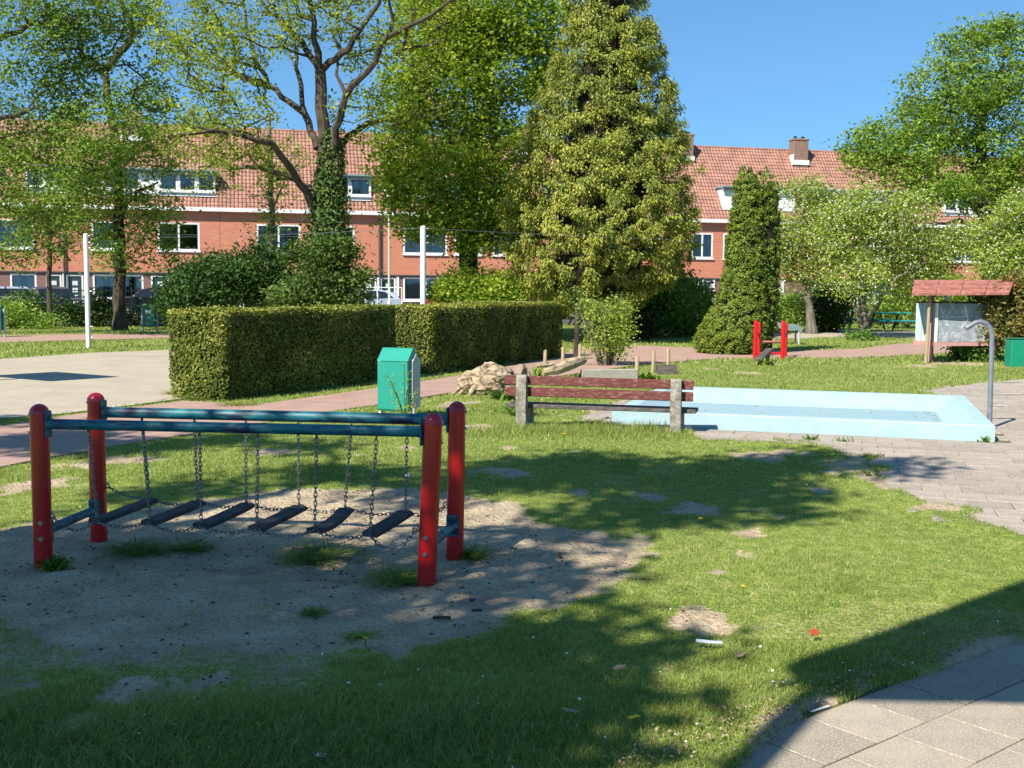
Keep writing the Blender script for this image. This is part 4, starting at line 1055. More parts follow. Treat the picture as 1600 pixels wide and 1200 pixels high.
# dark wire fence along the park edge at left, with separate posts and bars
fe0, fe1 = P(-60,470,47.5), P(330,470,51)
wfc = empty("park_fence", (fe0.x,fe0.y,0), math.atan2(fe1.y-fe0.y, fe1.x-fe0.x), "thin dark park fence between the shrubs and the parked cars", "fence"); Lf = (fe1-fe0).length
for z in (1.35,.75,.15): MB().box((Lf/2,0,z),(Lf,.03,.04)).build("rail", M['fence'], wfc)
for k in range(7): MB().bbox((Lf*k/6,0,.75),(.06,.06,1.5),.01).build("post", M['fence'], wfc)
mb = MB()
for k in range(int(Lf/.16)): mb.box((k*.16,0,.75),(.014,.014,1.25))
mb.build("fence_bars", M['fence'], wfc, kind="stuff")

# ------------------------------------------------------------------ information board with roof
ib = empty("information_board", tuple(G(1446,567)), 0, "old chalkboard case on posts under a red shingled roof, with chalk scribbles", "notice board")
iy = ib.location.y; s = SC(iy)
def IL(px, py, dy=0): v = P(px, py, iy+dy)-ib.location; return v
a = IL(1463,474,.25); b = IL(1562,474,.45); c0 = IL(1433,474,.75); zt = a.z; zbm = IL(1463,534,.25).z
def quadbox(p, q, t_, z0, z1):             # thin wall panel between two plan points
    d = (q-p); d.z = 0; n = Vector((d.y,-d.x,0)).normalized()*t_
    vs = [(*(v.xy),z) for z in (z0,z1) for v in (p+n, q+n, q, p)]
    return MB().add(vs, [(3,2,1,0),(4,5,6,7),(0,1,5,4),(1,2,6,5),(2,3,7,6),(3,0,4,7)])
quadbox(a, b, .03, zbm, zt).build("chalkboard", M['chalk'], ib)
for k in range(3):
    p_ = c0.lerp(a, k/3+.012); q_ = c0.lerp(a, (k+1)/3-.012); quadbox(p_, q_, .03, zbm, zt).build("side_board", M['palepanel'], ib)
bk0 = c0+Vector((0,.02,0)); bk1 = b+Vector((-.05,.6,0)); quadbox(bk1, bk0, .02, zbm, zt).build("back_board", M['palepanel'], ib)
mb = MB(); mb.add([(c0.x-.05,c0.y,zt+.012),(a.x-.03,a.y-.08,zt+.012),(b.x+.05,b.y-.06,zt+.012),(bk1.x+.05,bk1.y,zt+.012),(c0.x-.05,c0.y,zt+.04),(a.x-.03,a.y-.08,zt+.04),(b.x+.05,b.y-.06,zt+.04),(bk1.x+.05,bk1.y,zt+.04)], [(3,2,1,0),(4,5,6,7),(0,1,5,4),(1,2,6,5),(2,3,7,6),(3,0,4,7)]); mb.build("case_lid", M['room'], ib)
quadbox(a+Vector((-.02,-.05,0)), b+Vector((0,-.05,0)), .03, zbm-.09, zbm-.005).build("sill_board", M['pinkwood'], ib)
quadbox(c0+Vector((-.04,-.02,0)), a+Vector((-.03,-.05,0)), .03, zbm-.09, zbm-.005).build("sill_board", M['pinkwood'], ib)
quadbox(a+Vector((-.035,-.045,0)), a+Vector((.03,-.04,0)), .02, zbm, zt).build("corner_strip", M['white'], ib)
# chalk scribbles: flat print on the board
mb = MB(); rs = random.Random(5)
dvec = (b-a); dvec.z = 0; nn_ = Vector((dvec.y,-dvec.x,0)).normalized()
def stroke(pts, w=.008):
    for (u0,v0),(u1,v1) in zip(pts[:-1], pts[1:]):
        p_ = a+dvec*u0+nn_*.033; q_ = a+dvec*u1+nn_*.033; z0 = zbm+(zt-zbm)*v0; z1 = zbm+(zt-zbm)*v1
        dz = Vector((dvec.x*(u1-u0), dvec.y*(u1-u0), z1-z0)); 
        if dz.length < 1e-5: continue
        pr = dz.normalized().cross(nn_)*w/2; A_ = Vector((p_.x,p_.y,z0)); B_ = Vector((q_.x,q_.y,z1)); mb.add([A_-pr,B_-pr,B_+pr,A_+pr],[(0,1,2,3)])
stroke([(.02,.64),(.5,.66)]); 
for k in range(9): u = .06+k*.045; stroke([(u,.10),(u+rs.uniform(-.01,.02),.10+rs.uniform(.08,.16))]); 
for k in range(5): u = .06+k*.09; stroke([(u,.22),(u+.05,.24+rs.uniform(-.03,.03))])
for k in range(4): u = .08+k*.1; stroke([(u,.86),(u+.03,.74),(u+.06,.85)])
th = [i*.5 for i in range(14)]; stroke([(.46+.05*math.cos(t_), .62+.09*math.sin(t_)) for t_ in th])
stroke([(.46+.035*math.cos(t_), .77+.05*math.sin(t_)) for t_ in th]); stroke([(.42,.5),(.40,.36),(.46,.48),(.50,.36),(.52,.5)]); stroke([(.16,.55),(.14,.45),(.2,.42),(.17,.5)])
for k in range(14):
    u, v = rs.uniform(.05,.75), rs.uniform(.1,.9); stroke([(u,v),(u+rs.uniform(-.05,.05),v+rs.uniform(-.06,.06)),(u+rs.uniform(-.05,.07),v+rs.uniform(-.05,.05))], .005)
mb.build("chalk_marks", M['petal'], ib)
# roof: three rows of shingle boards
ra, rb = IL(1424,460,-.25), IL(1577,459,-.05); rc0, rc1 = IL(1428,438,.85), IL(1586,438,1.05)
for k in range(3):
    for j in range(4):
        f = lambda u, v, dz: (ra.lerp(rb,u)).lerp(rc0.lerp(rc1,u), v)+Vector((0,0,dz))
        u0, u1 = j/4+.003, (j+1)/4-.003; v0, v1 = k/3-.02, (k+1)/3+.03; j0 = rs.uniform(-.006,.006)
        vs = [f(u0,v0,.03+j0),f(u1,v0,.03+j0),f(u1,v1,.0),f(u0,v1,.0),f(u0,v0,-.02),f(u1,v0,-.02),f(u1,v1,-.02),f(u0,v1,-.02)]
        MB().add(vs, [(0,1,2,3),(7,6,5,4),(4,5,1,0),(5,6,2,1),(6,7,3,2),(7,4,0,3)]).build("roof_board", M['shingle'], ib)
pb_ = [(1446,567,.0,1452,473,.0,'stake'),(1452.5,562,.3,1453.5,460,.3,'pinkwood'),(1552,562,.35,1553,460,.35,'pinkwood'),(1456,548,1.0,1457,446,.9,'pinkwood')]
for x0,y0,d0,x1,y1,d1,m_ in pb_:
    p_ = IL(x0,y0,d0); p_.z = -.1; q_ = IL(x1,y1,d1); MB().tube([p_, p_.lerp(q_,.5)+Vector((.01,0,0)), q_], [.042,.038,.034], 9).build("post", M[m_], ib, smooth=True)
MB().bbox(IL(1481,466,.4), (.12,.1,.10), .01).build("lamp", M['white'], ib)

# ------------------------------------------------------------------ small red climbing frame, plank, slide, tables
g0 = G(1181,561); rf = empty("climbing_frame", tuple(g0), 0, "small bright red frame of four posts with crossbars on the far lawn", "play equipment")
y0 = g0.y
def RL(px, py, dy=0): return P(px, py, y0+dy)-rf.location
for px, top, dy in ((1181,503,0),(1224,504,0),(1186,506,.8),(1228,507,.8)):
    b_ = RL(px,560,dy); b_.z = -.05; t_ = RL(px,top,dy); b_.x = t_.x
    o = MB().tube([b_,t_], .048, 12).build("post", M['red'], rf, smooth=True); MB().tube([t_,t_+Vector((0,0,.02)),t_+Vector((0,0,.04))],[.05,.045,.01],12).build("cap", M['red'], o, smooth=True)
MB().tube([RL(1181,552),RL(1224,552)], .03, 8).build("crossbar", M['red'], rf, smooth=True)
MB().tube([RL(1186,534,.8),RL(1228,534,.8)], .025, 8).build("crossbar", M['shingle'], rf, smooth=True)
for x in (1181,1224): MB().tube([RL(x,520),RL(x+4,521,.8)], .022, 8).build("crossbar", M['red'], rf, smooth=True)
g1 = G(1195,572); bm_ = empty("balance_plank", tuple(g1), 0, "tilted dark wooden plank resting over weeds in front of the red frame", "plank")
A_ = P(1185,562,g1.y-.1)-bm_.location; B_ = P(1203,546,g1.y+1.0)-bm_.location; d = B_-A_; rt = d.to_track_quat('Y','Z').to_matrix()
MB().bbox((A_+B_)/2, (.17,d.length,.07), .01, rt).build("plank", M['seatwood'], bm_)
for f_ in (.2,.8): q_ = A_.lerp(B_,f_); MB().tube([q_, (q_.x,q_.y,-.05)], .05, 8).build("stub_leg", M['seatwood'], bm_)
g1 = P(1248,530,33.0); sd = empty("slide", (g1.x,33,0), 0, "grey metal slide chute coming down from behind the column thuja", "slide")
cpts = [(1180,492,0),(1196,499,0),(1208,506,0),(1218,510,0),(1230,512,0),(1243,512,0),(1250,517,0)]
mb = MB(); vs = []
for px, py, dy in cpts:
    q_ = P(px, py, 33)-sd.location; vs += [q_+Vector((0,-.22,.10)), q_+Vector((0,-.20,-.03)), q_+Vector((0,.20,-.03)), q_+Vector((0,.22,.10)), q_+Vector((0,-.26,.10)), q_+Vector((0,-.24,-.07)), q_+Vector((0,.24,-.07)), q_+Vector((0,.26,.10))]
fs_ = []
for k in range(len(cpts)-1):
    o_ = k*8; n_ = o_+8
    for i_, j_ in ((0,1),(1,2),(2,3),(3,7),(7,6),(6,5),(5,4),(4,0)): fs_.append((o_+i_, n_+i_, n_+j_, o_+j_))
mb.add(vs, fs_).build("chute", M['lead'], sd)
for px in (1246,1196):
    q_ = P(px, 514 if px > 1200 else 500, 33)-sd.location; mb = MB()
    for dy in (-.2,.2): MB().tube([(q_.x,dy,0),(q_.x,dy,q_.z)], .03, 8).build("leg", M['lgrey'], sd)
q_ = P(1178,492,33)-sd.location
MB().box((q_.x-.3,0,q_.z-.03),(.55,.55,.06)).build("platform", M['lgrey'], sd)
for px, py, Y, lab in ((1390,490,44,"teal picnic table under the apple branches left of the information board"), (1320,501,46,"teal picnic table in shade between the two apple trunks")):
    p_ = P(px,py,Y); t = empty("picnic_table", (p_.x,Y,0), .15, lab, "picnic table", "teal picnic tables")
    for k in range(4): MB().bbox((0,-.3+k*.2,.74),(1.5,.18,.05),.01).build("top_board", M['tealtable'], t)
    for s_ in (-1,1):
        MB().bbox((0,s_*.72,.44),(1.5,.24,.05),.01).build("seat_board", M['tealtable'], t)
        mb = MB(); mb.tube([(s_*.5,-.7,0),(s_*.5,-.25,.72)], .04, 6); mb.tube([(s_*.5,.7,0),(s_*.5,.25,.72)], .04, 6); mb.tube([(s_*.5,-.75,.42),(s_*.5,.75,.42)], .035, 6); mb.build("trestle", M['seatwood'], t)

# ------------------------------------------------------------------ trees
def blob_pts(blobs, n, shell=.6):
    """blobs: (px, py, rx, ry, Y[, depth factor]) in photo pixels at a distance"""
    vol = [b[2]*b[3] for b in blobs]; T = sum(vol); out = []
    for b in blobs:
        px, py, rx, ry, Y = b[:5]; c = P(px, py, Y); s = SC(Y); df = b[5] if len(b) > 5 else 1.0
        k = max(3, int(n*rx*ry/T)); out.append(ellipsoid_pts(c, (rx*s, rx*s*df, ry*s), k, shell))
    return np.concatenate(out)
def tree(name, label, trunk_px, Y, trunk_r, boughs, clumps, leaf, per, sig, lsize, bark='bark', group="park trees", flat=.75, up=.5, tsig=.18, cat="tree", tip=.008, extra=None, wig=.09, twigs=True):
    base = P(trunk_px[0][0], trunk_px[0][1], Y); base = Vector((base.x, Y, 0))
    t = empty(name, tuple(base), 0, label, cat, group)
    tr = [Vector((0,0,-.1))]+[P(p[0], p[1], Y+(p[2] if len(p) > 2 else 0))-base for p in trunk_px[1:]]
    bo = []
    for pts, r0, r1 in boughs: bo.append(([P(p[0], p[1], Y+(p[2] if len(p) > 2 else 0))-base for p in pts], r0, r1))
    cl = clumps-np.array(base)
    obj("trunk", wood_mesh(name+"_wood", tr, trunk_r, bo, cl if twigs else [], M[bark], tip=tip, wig=wig), t)
    pos, nr, sz, ti = clump_leaves(cl, per, sig, lsize, up, flat, tsig)
    obj("crown", leaves_mesh(name+"_leaves", pos, nr, sz, M[leaf], ti, .62), t)
    if extra: extra(t, cl)
    return t

# big ivy-clad oak with open branching (tree behind the hedge)
Y3 = 31
oak_b = [([(498,350),(478,300,-.5),(452,255,-1),(425,225,-1.4),(385,212,-1.8),(330,205,-2.2),(285,212,-2.6)], .12, .035),
         ([(496,232),(478,180,.8),(450,160,1.2),(420,135,1.6),(400,90,2),(385,40,2.4),(380,-20,2.6)], .11, .035),
         ([(420,135,1.6),(380,122,2),(340,105,2.3),(305,80,2.6),(285,40,3)], .09, .03),
         ([(512,255),(530,185,-.5),(540,148,-.8),(573,110,-1.2),(607,60,-1.6),(640,42,-2),(690,14,-2.4),(720,-8,-2.6)], .115, .035),
         ([(607,60,-1.6),(612,30,-1.8),(606,-10,-2)], .07, .03),
         ([(540,148,-.8),(526,115,-.6),(524,85,-.3)], .06, .03),
         ([(520,238),(545,212,1),(575,192,1.8),(620,185,2.4),(680,170,3),(712,158,3.4)], .11, .035),
         ([(500,112),(478,75,.5),(452,45,.9),(418,18,1.2),(390,-15,1.4)], .10, .035),
         ([(498,108),(492,60,-.4),(486,10,-.6),(480,-60,-.8)], .11, .04),
         ([(505,108),(545,78,-1),(562,45,-1.3),(590,5,-1.6),(610,-40,-2)], .10, .035),
         ([(486,300),(455,275,1.5),(400,262,2.6),(350,258,3.4),(310,262,4)], .09, .03),
         ([(478,180,.8),(470,120,1.4),(455,60,2),(450,0,2.4)], .08, .03)]
oc = blob_pts([(330,120,85,110,Y3,1.2),(400,40,90,70,Y3),(480,20,80,60,Y3),(560,40,80,70,Y3),(650,60,70,80,Y3-1),(310,210,70,50,Y3-2),(400,250,60,45,Y3),(560,180,60,50,Y3),(640,180,60,40,Y3+1),(360,170,70,60,Y3-1),(290,40,70,80,Y3),(700,0,60,50,Y3-1),(330,270,50,30,Y3+2),(440,-60,160,50,Y3),(600,-50,120,50,Y3)], 760, .4)
def ivy(t, cl):
    r = rng; n = 14000; z = r.random(n)**.9*5.9; z = z[r.random(n) < np.clip((6.1-z)/2.2, .12, 1)]; n = len(z); a = r.random(n)*6.283; rr = .20+(.30*np.abs(r.normal(0,1,n))+.10)*(1-z/6.6)+.30*np.clip(fbm(a*1.5, z, .7, 3, 9)-.3,0,1)*(1-z/8)
    x0 = -.05+.06*z; p = np.stack([x0+np.cos(a)*rr*1.15, np.sin(a)*rr, z], 1)
    nn = np.stack([np.cos(a), np.sin(a), .4+0*a], 1)+r.normal(size=(n,3))*.6
    obj("ivy", leaves_mesh("ivy_cover", p, nn, .085*(1+r.normal(0,.25,n)), M['lf_ivy'], .4+r.normal(0,.22,n)+(fbm(a,z,.7,2,4)-.5)*.7, .8), t)
tree("oak_tree", "tall open-branched tree with ivy-clad trunk and sparse yellow-green young leaves behind the hedge", [(505,520),(506,430),(508,350),(506,250),(502,170),(500,110)], Y3, (.25,.15), oak_b, oc, 'lf_oak', 30, .16, .10, extra=ivy, tip=.0075)

# maple in the middle
Y4 = 36
mp_b = [([(732,340),(715,250,-.5),(690,190,-1),(660,130,-1.4)], .12, .04), ([(732,320),(745,230,.5),(760,150,1),(775,70,1.4),(780,-10,1.6)], .12, .05), ([(730,300),(728,200,0),(722,100,0),(720,0,0)], .14, .05),
        ([(733,350),(770,290,1),(800,240,1.6)], .08, .03), ([(728,340),(690,300,-1),(640,260,-2)], .08, .03)]
mc = blob_pts([(640,250,55,60,Y4),(655,340,50,40,Y4-1),(700,160,80,80,Y4),(770,250,60,90,Y4),(740,350,60,45,Y4-1.5),(690,60,75,70,Y4),(780,90,75,80,Y4),(700,280,60,60,Y4-1.5),(640,150,45,60,Y4),(830,40,50,60,Y4),(740,0,100,60,Y4),(790,330,35,50,Y4-1),(845,110,30,50,Y4),(620,300,30,40,Y4)], 800, .6)
tree("maple_tree", "dense bright green maple with dark trunk between the oak and the gold conifer", [(732,500),(733,430),(732,370),(730,300),(728,240)], Y4, (.36,.20), mp_b, mc, 'lf_maple', 66, .30, .14, tip=.007)

# tall tree with forked leader at left (trunk at x 185)
Y2 = 39.5
lt_b = [([(163,110),(185,85,-.5),(207,60,-.8),(203,30,-1),(188,0,-1.2),(178,-40,-1.2)], .15, .06), ([(207,60,-.8),(232,28,-1.2),(240,0,-1.4)], .07, .04), ([(163,112),(148,103,.3),(133,96,.5),(128,72,.7),(122,48,.8)], .09, .04),
        ([(203,55,-.8),(180,45,0),(165,25,.3)], .05, .03), ([(190,330),(215,300,-1),(245,285,-1.6)], .08, .03), ([(188,380),(150,350,1),(115,330,1.6)], .07, .03), ([(190,300),(160,270,-1.5),(130,250,-2.5)], .07, .03)]
lc = blob_pts([(165,210,75,45,Y2-1),(190,270,85,50,Y2-1),(130,265,50,40,Y2-2),(230,330,60,40,Y2),(150,340,50,40,Y2),(220,390,55,35,Y2),(170,400,30,25,Y2),(200,150,60,30,Y2),(110,300,35,30,Y2-1),(245,230,40,40,Y2),(120,220,50,50,Y2)], 330, .5)
tree("linden_tree", "tall tree at left whose bare dark leader forks above the roof, thick straight trunk", [(187,515),(186,420),(187,340),(183,240),(170,160),(163,110)], Y2, (.22,.12), lt_b, lc, 'lf_light', 46, .28, .13, tip=.007)
lc = blob_pts([(60,60,90,80,34),(150,20,90,50,35),(30,170,70,70,34),(110,150,50,40,35),(230,60,50,60,36),(250,160,50,40,37),(20,270,60,50,33),(60,230,60,40,34),(80,10,120,40,34),(40,330,60,50,34),(120,90,60,60,35)], 430, .4)
tree("edge_tree", "large dark-leaved tree spreading in from the upper left corner", [(-150,560),(-148,400),(-140,250),(-120,140)], 34, (.34,.22), [([(-125,160),(-60,110,0),(0,60,0),(60,35,0),(110,28,0)], .14,.04), ([(-135,220),(-60,200,-.5),(20,180,-1),(60,165,-1)], .12,.04), ([(-140,260),(-60,270,0),(10,262,0)], .1,.04), ([(-120,140),(-60,20,0),(0,-40,0)], .14,.06)], lc, 'lf_dark', 42, .27, .12, tip=.007)
# slim tree at x 78
lc = blob_pts([(85,330,60,40,41),(60,380,40,25,41),(105,370,40,30,41),(40,320,45,35,42),(25,395,50,25,36),(100,290,40,30,41),(140,320,30,30,41)], 150, .5)
tree("young_tree", "slender dark young tree in front of the left brick wall, crown over the bin", [(75,520),(76,450),(79,375),(80,330)], 41, (.10,.07), [([(79,375),(60,340),(45,320)], .05,.02), ([(79,372),(100,350),(120,345)], .05,.02)], lc, 'lf_dark', 42, .26, .12, tip=.006)
lc = blob_pts([(430,300,35,50,39),(410,350,35,30,39),(450,250,30,40,39),(400,240,30,30,39)], 70, .4)
tree("birch_tree", "slim pale-barked tree with scant yellowish leaves left of the ivy-clad trunk", [(427,500),(426,400),(425,330),(422,250),(420,180)], 39, (.13,.07), [([(425,330),(440,290),(455,250)], .05,.02)], lc, 'lf_oak', 24, .22, .11, bark='bark_pale', tip=.006)
# right-hand big tree
Y7 = 52
rc_ = blob_pts([(1545,110,70,75,Y7),(1480,160,80,70,Y7),(1590,200,80,90,Y7),(1430,220,60,55,Y7),(1510,270,90,60,Y7),(1390,250,60,40,Y7-1),(1360,225,45,28,Y7),(1440,290,60,40,Y7-2),(1600,320,70,60,Y7),(1560,60,40,28,Y7),(1340,235,30,20,Y7),(1500,60,30,20,Y7)], 720, .6)
tree("lime_tree", "broad domed lime green tree filling the right of the sky", [(1548,520),(1545,420),(1540,340),(1535,250),(1530,160)], Y7, (.42,.2), [([(1540,340),(1490,290),(1430,260),(1390,255)], .2,.06), ([(1538,320),(1580,260),(1610,200)], .2,.07), ([(1537,300),(1500,220),(1470,170)], .18,.06), ([(1542,360),(1500,345,-2),(1460,350,-3)], .12,.05), ([(1530,200),(1560,130),(1570,80)], .14,.05)], rc_, 'lf_right', 58, .36, .16, tip=.008, flat=.6)
# apple trees in blossom
def blossom(t, cl):
    k = np.repeat(cl, 12, axis=0); p = k+rng.normal(size=k.shape)*np.array([.22,.22,.17]); nn = rng.normal(size=k.shape)+np.array([-.3,-.5,.5])
    obj("blossom", leaves_mesh("blossom", p, nn, .055*(1+rng.normal(0,.2,len(p))), M['lf_blossom'], rng.random(len(p)), .9), t)
def apple(lab, tx, ty, Y, blobs, n, boughs, r=.16, leafper=62, sz=.10):
    return tree("apple_tree", lab, [(tx,ty),(tx-2,ty-35),(tx-6,ty-65)], Y, (r,r*.75), boughs, blob_pts(blobs, n, .55), 'lf_apple', leafper, .24, sz, bark='bark_pale', extra=blossom, group="blossoming apple trees", tip=.007, flat=.7)
apple("blossoming apple tree right of the column thuja, leaning grey trunk", 1268, 517, 41, [(1255,350,55,45,41),(1290,400,60,45,41),(1240,410,40,35,41),(1300,330,50,30,41),(1225,370,25,30,41),(1255,300,40,25,41)], 260, [([(1262,450),(1285,420),(1305,390)], .09,.03), ([(1262,450),(1240,420),(1230,380)], .08,.03)])
apple("largest blossoming apple tree with several twisting stems beside the information board", 1352, 528, 38, [(1360,380,70,55,38),(1420,400,55,45,38),(1340,440,50,30,37),(1400,340,60,45,38),(1460,400,45,40,39),(1350,330,55,35,38),(1430,450,40,25,38),(1310,360,30,40,38)], 400, [([(1346,463),(1370,430,-.5),(1400,400,-.8)], .1,.03), ([(1346,463),(1330,430,.4),(1322,400,.6)], .09,.03), ([(1352,500),(1375,470,-.8),(1392,440,-1),(1425,420,-1)], .09,.03), ([(1350,510),(1335,480,.5),(1340,440,.7)], .09,.04)])
apple("pale blossoming tree at the right edge above the bronze shrub", 1600, 520, 36, [(1585,400,45,35,36),(1540,380,40,30,37),(1600,340,50,40,36),(1560,420,35,22,36),(1505,370,30,25,38)], 240, [([(1594,455),(1570,420),(1550,390)], .09,.03), ([(1594,455),(1600,400),(1590,350)], .09,.03)])

# background greenery along the park edge (behind the playground)
def bush(name, lab, blobs, n, leaf, per, sig, size, bark='bark', cat="shrub", group="shrubs along the park edge", shell=.7, flat=.8, up=.4, extra=None, stems=5):
    cl = blob_pts(blobs, n, shell); Y = blobs[0][4]; cx_ = blobs[0][0]; base = P(cx_, 500, Y); base.z = 0
    t = empty(name, tuple(base), 0, lab, cat, group); cl = cl-np.array(base); cl = cl[cl[:,2] > .02]
    mb = MB(); r = random.Random(int(cx_*7))
    for k in range(stems):
        q_ = cl[r.randrange(len(cl))]; a = Vector((q_[0]*.25+r.uniform(-.2,.2), q_[1]*.25, -.05)); b = Vector(q_)
        mb.tube([a, a.lerp(b,.5)+Vector((r.uniform(-.1,.1),0,.15)), b], [.04,.028,.012], 5)
    mb.build("stems", M[bark], t)
    pos, nr, sz, ti = clump_leaves(cl, per, sig, size, up, flat, .2); k = pos[:,2] > 0
    obj("foliage", leaves_mesh(name+"_leaves", pos[k], nr[k], sz[k], M[leaf], ti[k], .6), t)
    if extra: extra(t, cl)
    return t
bush("shrub", "dark evergreen shrub mass behind the left end of the hedge", [(325,450,60,34,34),(395,432,50,36,35),(290,472,38,30,34),(430,462,45,32,35),(350,420,40,24,36),(300,430,24,20,35),(420,400,24,16,36)], 330, 'lf_shrub', 60, .22, .12)
bush("yew_bush", "feathery mid green yew around the foot of the ivy-clad tree", [(492,446,34,34,30),(528,432,24,28,30),(455,465,26,22,30),(545,462,26,18,30),(508,395,22,26,30),(470,400,16,20,30.5),(540,390,16,18,30),(560,430,18,12,30)], 230, 'lf_ivy', 60, .2, .10, flat=.45)
bush("shrub", "low dark shrub between the grey car and the park bin at left", [(45,490,45,28,43),(95,495,40,24,43),(10,495,30,25,43)], 170, 'lf_shrub', 55, .22, .12)
bush("shrub", "low dark shrub beside the foot of the thick left trunk", [(150,490,35,25,43),(225,500,30,14,44),(265,490,30,30,43)], 130, 'lf_shrub', 55, .22, .12)
bush("shrub", "bright green sprawling shrub at the far left edge of the lawn", [(25,490,25,16,40),(60,505,30,12,40)], 60, 'lf_light', 45, .2, .10)
bush("shrub", "leafy green shrub under the maple behind the hedge", [(720,450,35,28,34),(765,455,35,28,34),(690,465,18,15,34),(800,460,30,25,34)], 170, 'lf_maple', 55, .2, .11)
bush("shrub", "broad green shrub between the gold conifer and the column thuja", [(1040,475,45,35,37),(1080,490,40,40,38),(1015,500,30,30,37),(1060,450,35,22,38)], 260, 'lf_dark', 58, .24, .12)
bush("shrub", "dark rounded shrub under the right skirt of the gold conifer", [(990,500,42,30,36),(960,480,40,30,37),(1000,465,30,30,37)], 200, 'lf_shrub', 58, .22, .12)
bush("shrub", "sunlit green shrub behind the red climbing frame", [(1225,500,35,22,42),(1245,480,30,22,44),(1208,480,22,24,46)], 150, 'lf_light', 50, .2, .11)
bush("shrub", "dark shrub standing between the two apple trunks", [(1305,480,26,34,43),(1290,495,20,25,43)], 120, 'lf_shrub', 55, .2, .11)
bush("shrub", "lime green shrub behind the teal picnic table", [(1400,480,45,30,48),(1440,455,40,35,49),(1365,495,30,20,48),(1480,470,40,40,50),(1520,480,40,40,50)], 260, 'lf_right', 50, .26, .13)
bush("shrub", "loose green bush growing at the foot of the largest apple tree", [(1350,535,26,14,36),(1330,540,18,9,36)], 60, 'lf_weed', 45, .15, .10)
bush("bronze_shrub", "rounded green shrub with bronze orange new shoots at the right edge", [(1580,490,38,38,26),(1600,460,40,30,26),(1560,510,30,28,25.5),(1600,520,30,25,26),(1545,478,22,18,25.5),(1620,490,40,50,26)], 380, 'lf_orange', 60, .13, .085)
bush("shrub", "low ground shrub below the information board at right", [(1530,548,28,14,25.8),(1505,545,18,10,26.2)], 90, 'lf_weed', 45, .11, .08)
bush("shrub", "dark shrubs closing the gap behind the hedge end", [(885,470,22,14,48),(920,475,25,12,48)], 50, 'lf_shrub', 50, .22, .12)
bush("shrub", "distant green shrub row beyond the far right houses gap", [(1290,470,30,18,54),(1150,490,30,20,50)], 80, 'lf_dark', 50, .25, .14)

# gold conifer
def conifer(name, lab, px_c, Y, prof, leaf, n, sig, per, size, seed, droop, core=.72, group=None, cat="conifer", rough=.16, elong=.42, jit=.16):
    """prof: list of (photo row, half width in photo pixels, centre column)"""
    r = np.random.default_rng(seed); base = P(px_c, 500, Y); base.z = 0; s = SC(Y)
    t = empty(name, tuple(base), 0, lab, cat, group)
    zs = np.array([P(px_c, p[0], Y).z for p in prof])[::-1]; ws = np.array([p[1]*s for p in prof])[::-1]; cs = np.array([(p[2]-px_c)*s for p in prof])[::-1]
    mb = MB(); mb.tube([(0,0,-.1),(0,0,zs[-1]*.5),(cs[-1],0,zs[-1]-.3)], [.24 if ws.max() > 1.5 else .1,.13 if ws.max() > 1.5 else .06,.02], 9)
    if core:
        m = int(len(zs)); zz = np.linspace(zs[0]+.25, zs[-1]-.5, 22)
        mb.tube([(np.interp(z, zs, cs),0,z) for z in zz], [max(.02, (np.interp(z, zs, ws)-.12*(ws.max() > 1.5))*core) for z in zz], 14)  # solid core added behind the sprays so light does not pass through
    mb.build("trunk_and_blocking_core", M['twig'], t)
    # clump centres over the outline surface
    zc = zs[0]+(zs[-1]-zs[0])*r.random(n*3); w_ = np.interp(zc, zs, ws); k = r.random(n*3) < w_/ws.max(); zc = zc[k][:n]; a = r.random(len(zc))*2*np.pi
    w_ = np.interp(zc, zs, ws); bump = 1+rough*(fbm(a*2.2, zc*1.0, .55, 3, seed)-.5)*2.2
    rr = w_*bump*(1-jit*r.random(len(zc))); rr = np.where(r.random(len(zc)) < (.26 if core < .7 else .0), rr*.74, rr); cx_ = np.interp(zc, zs, cs)
    C_ = np.stack([cx_+np.cos(a)*rr, np.sin(a)*rr, zc], 1)
    out = np.stack([np.cos(a), np.sin(a), 0*a], 1)
    Cn = np.repeat(C_, per, 0); On = np.repeat(out, per, 0); N_ = len(Cn)
    d = unit(r.normal(size=(N_,3))); d[:,2] = d[:,2]*.8-droop*.5; d += On*.55
    d = unit(d); L_ = sig*(.35+.75*r.random(N_)); pos = Cn+d*L_[:,None]
    nrm = On*.7+r.normal(size=(N_,3))*.55+np.array([0,0,.55])
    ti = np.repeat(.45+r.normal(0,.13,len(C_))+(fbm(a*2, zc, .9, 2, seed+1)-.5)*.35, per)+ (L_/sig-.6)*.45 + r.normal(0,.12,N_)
    ax = d+np.array([0,0,-.35*droop])
    nn_ = unit(nrm); a_ = unit(ax-nn_*np.sum(ax*nn_,1,keepdims=True)); b_ = np.cross(nn_, a_)
    S_ = (size*(1+r.normal(0,.25,N_).clip(-.5,.6)))[:,None]
    p0 = pos-a_*S_*.5; p1 = pos+b_*S_*elong*.5; p2 = pos+a_*S_*.5-np.array([0,0,1])*S_*.15*droop; p3 = pos-b_*S_*elong*.5
    V = np.stack([p0,p1,p2,p3],1).reshape(-1,3); i = np.arange(N_)*4; F = np.stack([i,i+1,i+2,i,i+2,i+3],1).ravel()
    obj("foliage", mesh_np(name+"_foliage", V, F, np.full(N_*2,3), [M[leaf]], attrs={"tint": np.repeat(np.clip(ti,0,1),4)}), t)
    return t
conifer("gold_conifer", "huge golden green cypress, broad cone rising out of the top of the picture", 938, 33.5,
        [(-75,8,945),(-30,32,945),(0,58,942),(60,72,945),(110,88,944),(170,108,945),(230,125,942),(290,140,938),(340,150,936),(390,150,935),(430,128,930),(462,92,925),(490,40,925)], 'lf_conifer', 1950, .25, 96, .088, 21, 1.0, core=.50, rough=.15, jit=.20)
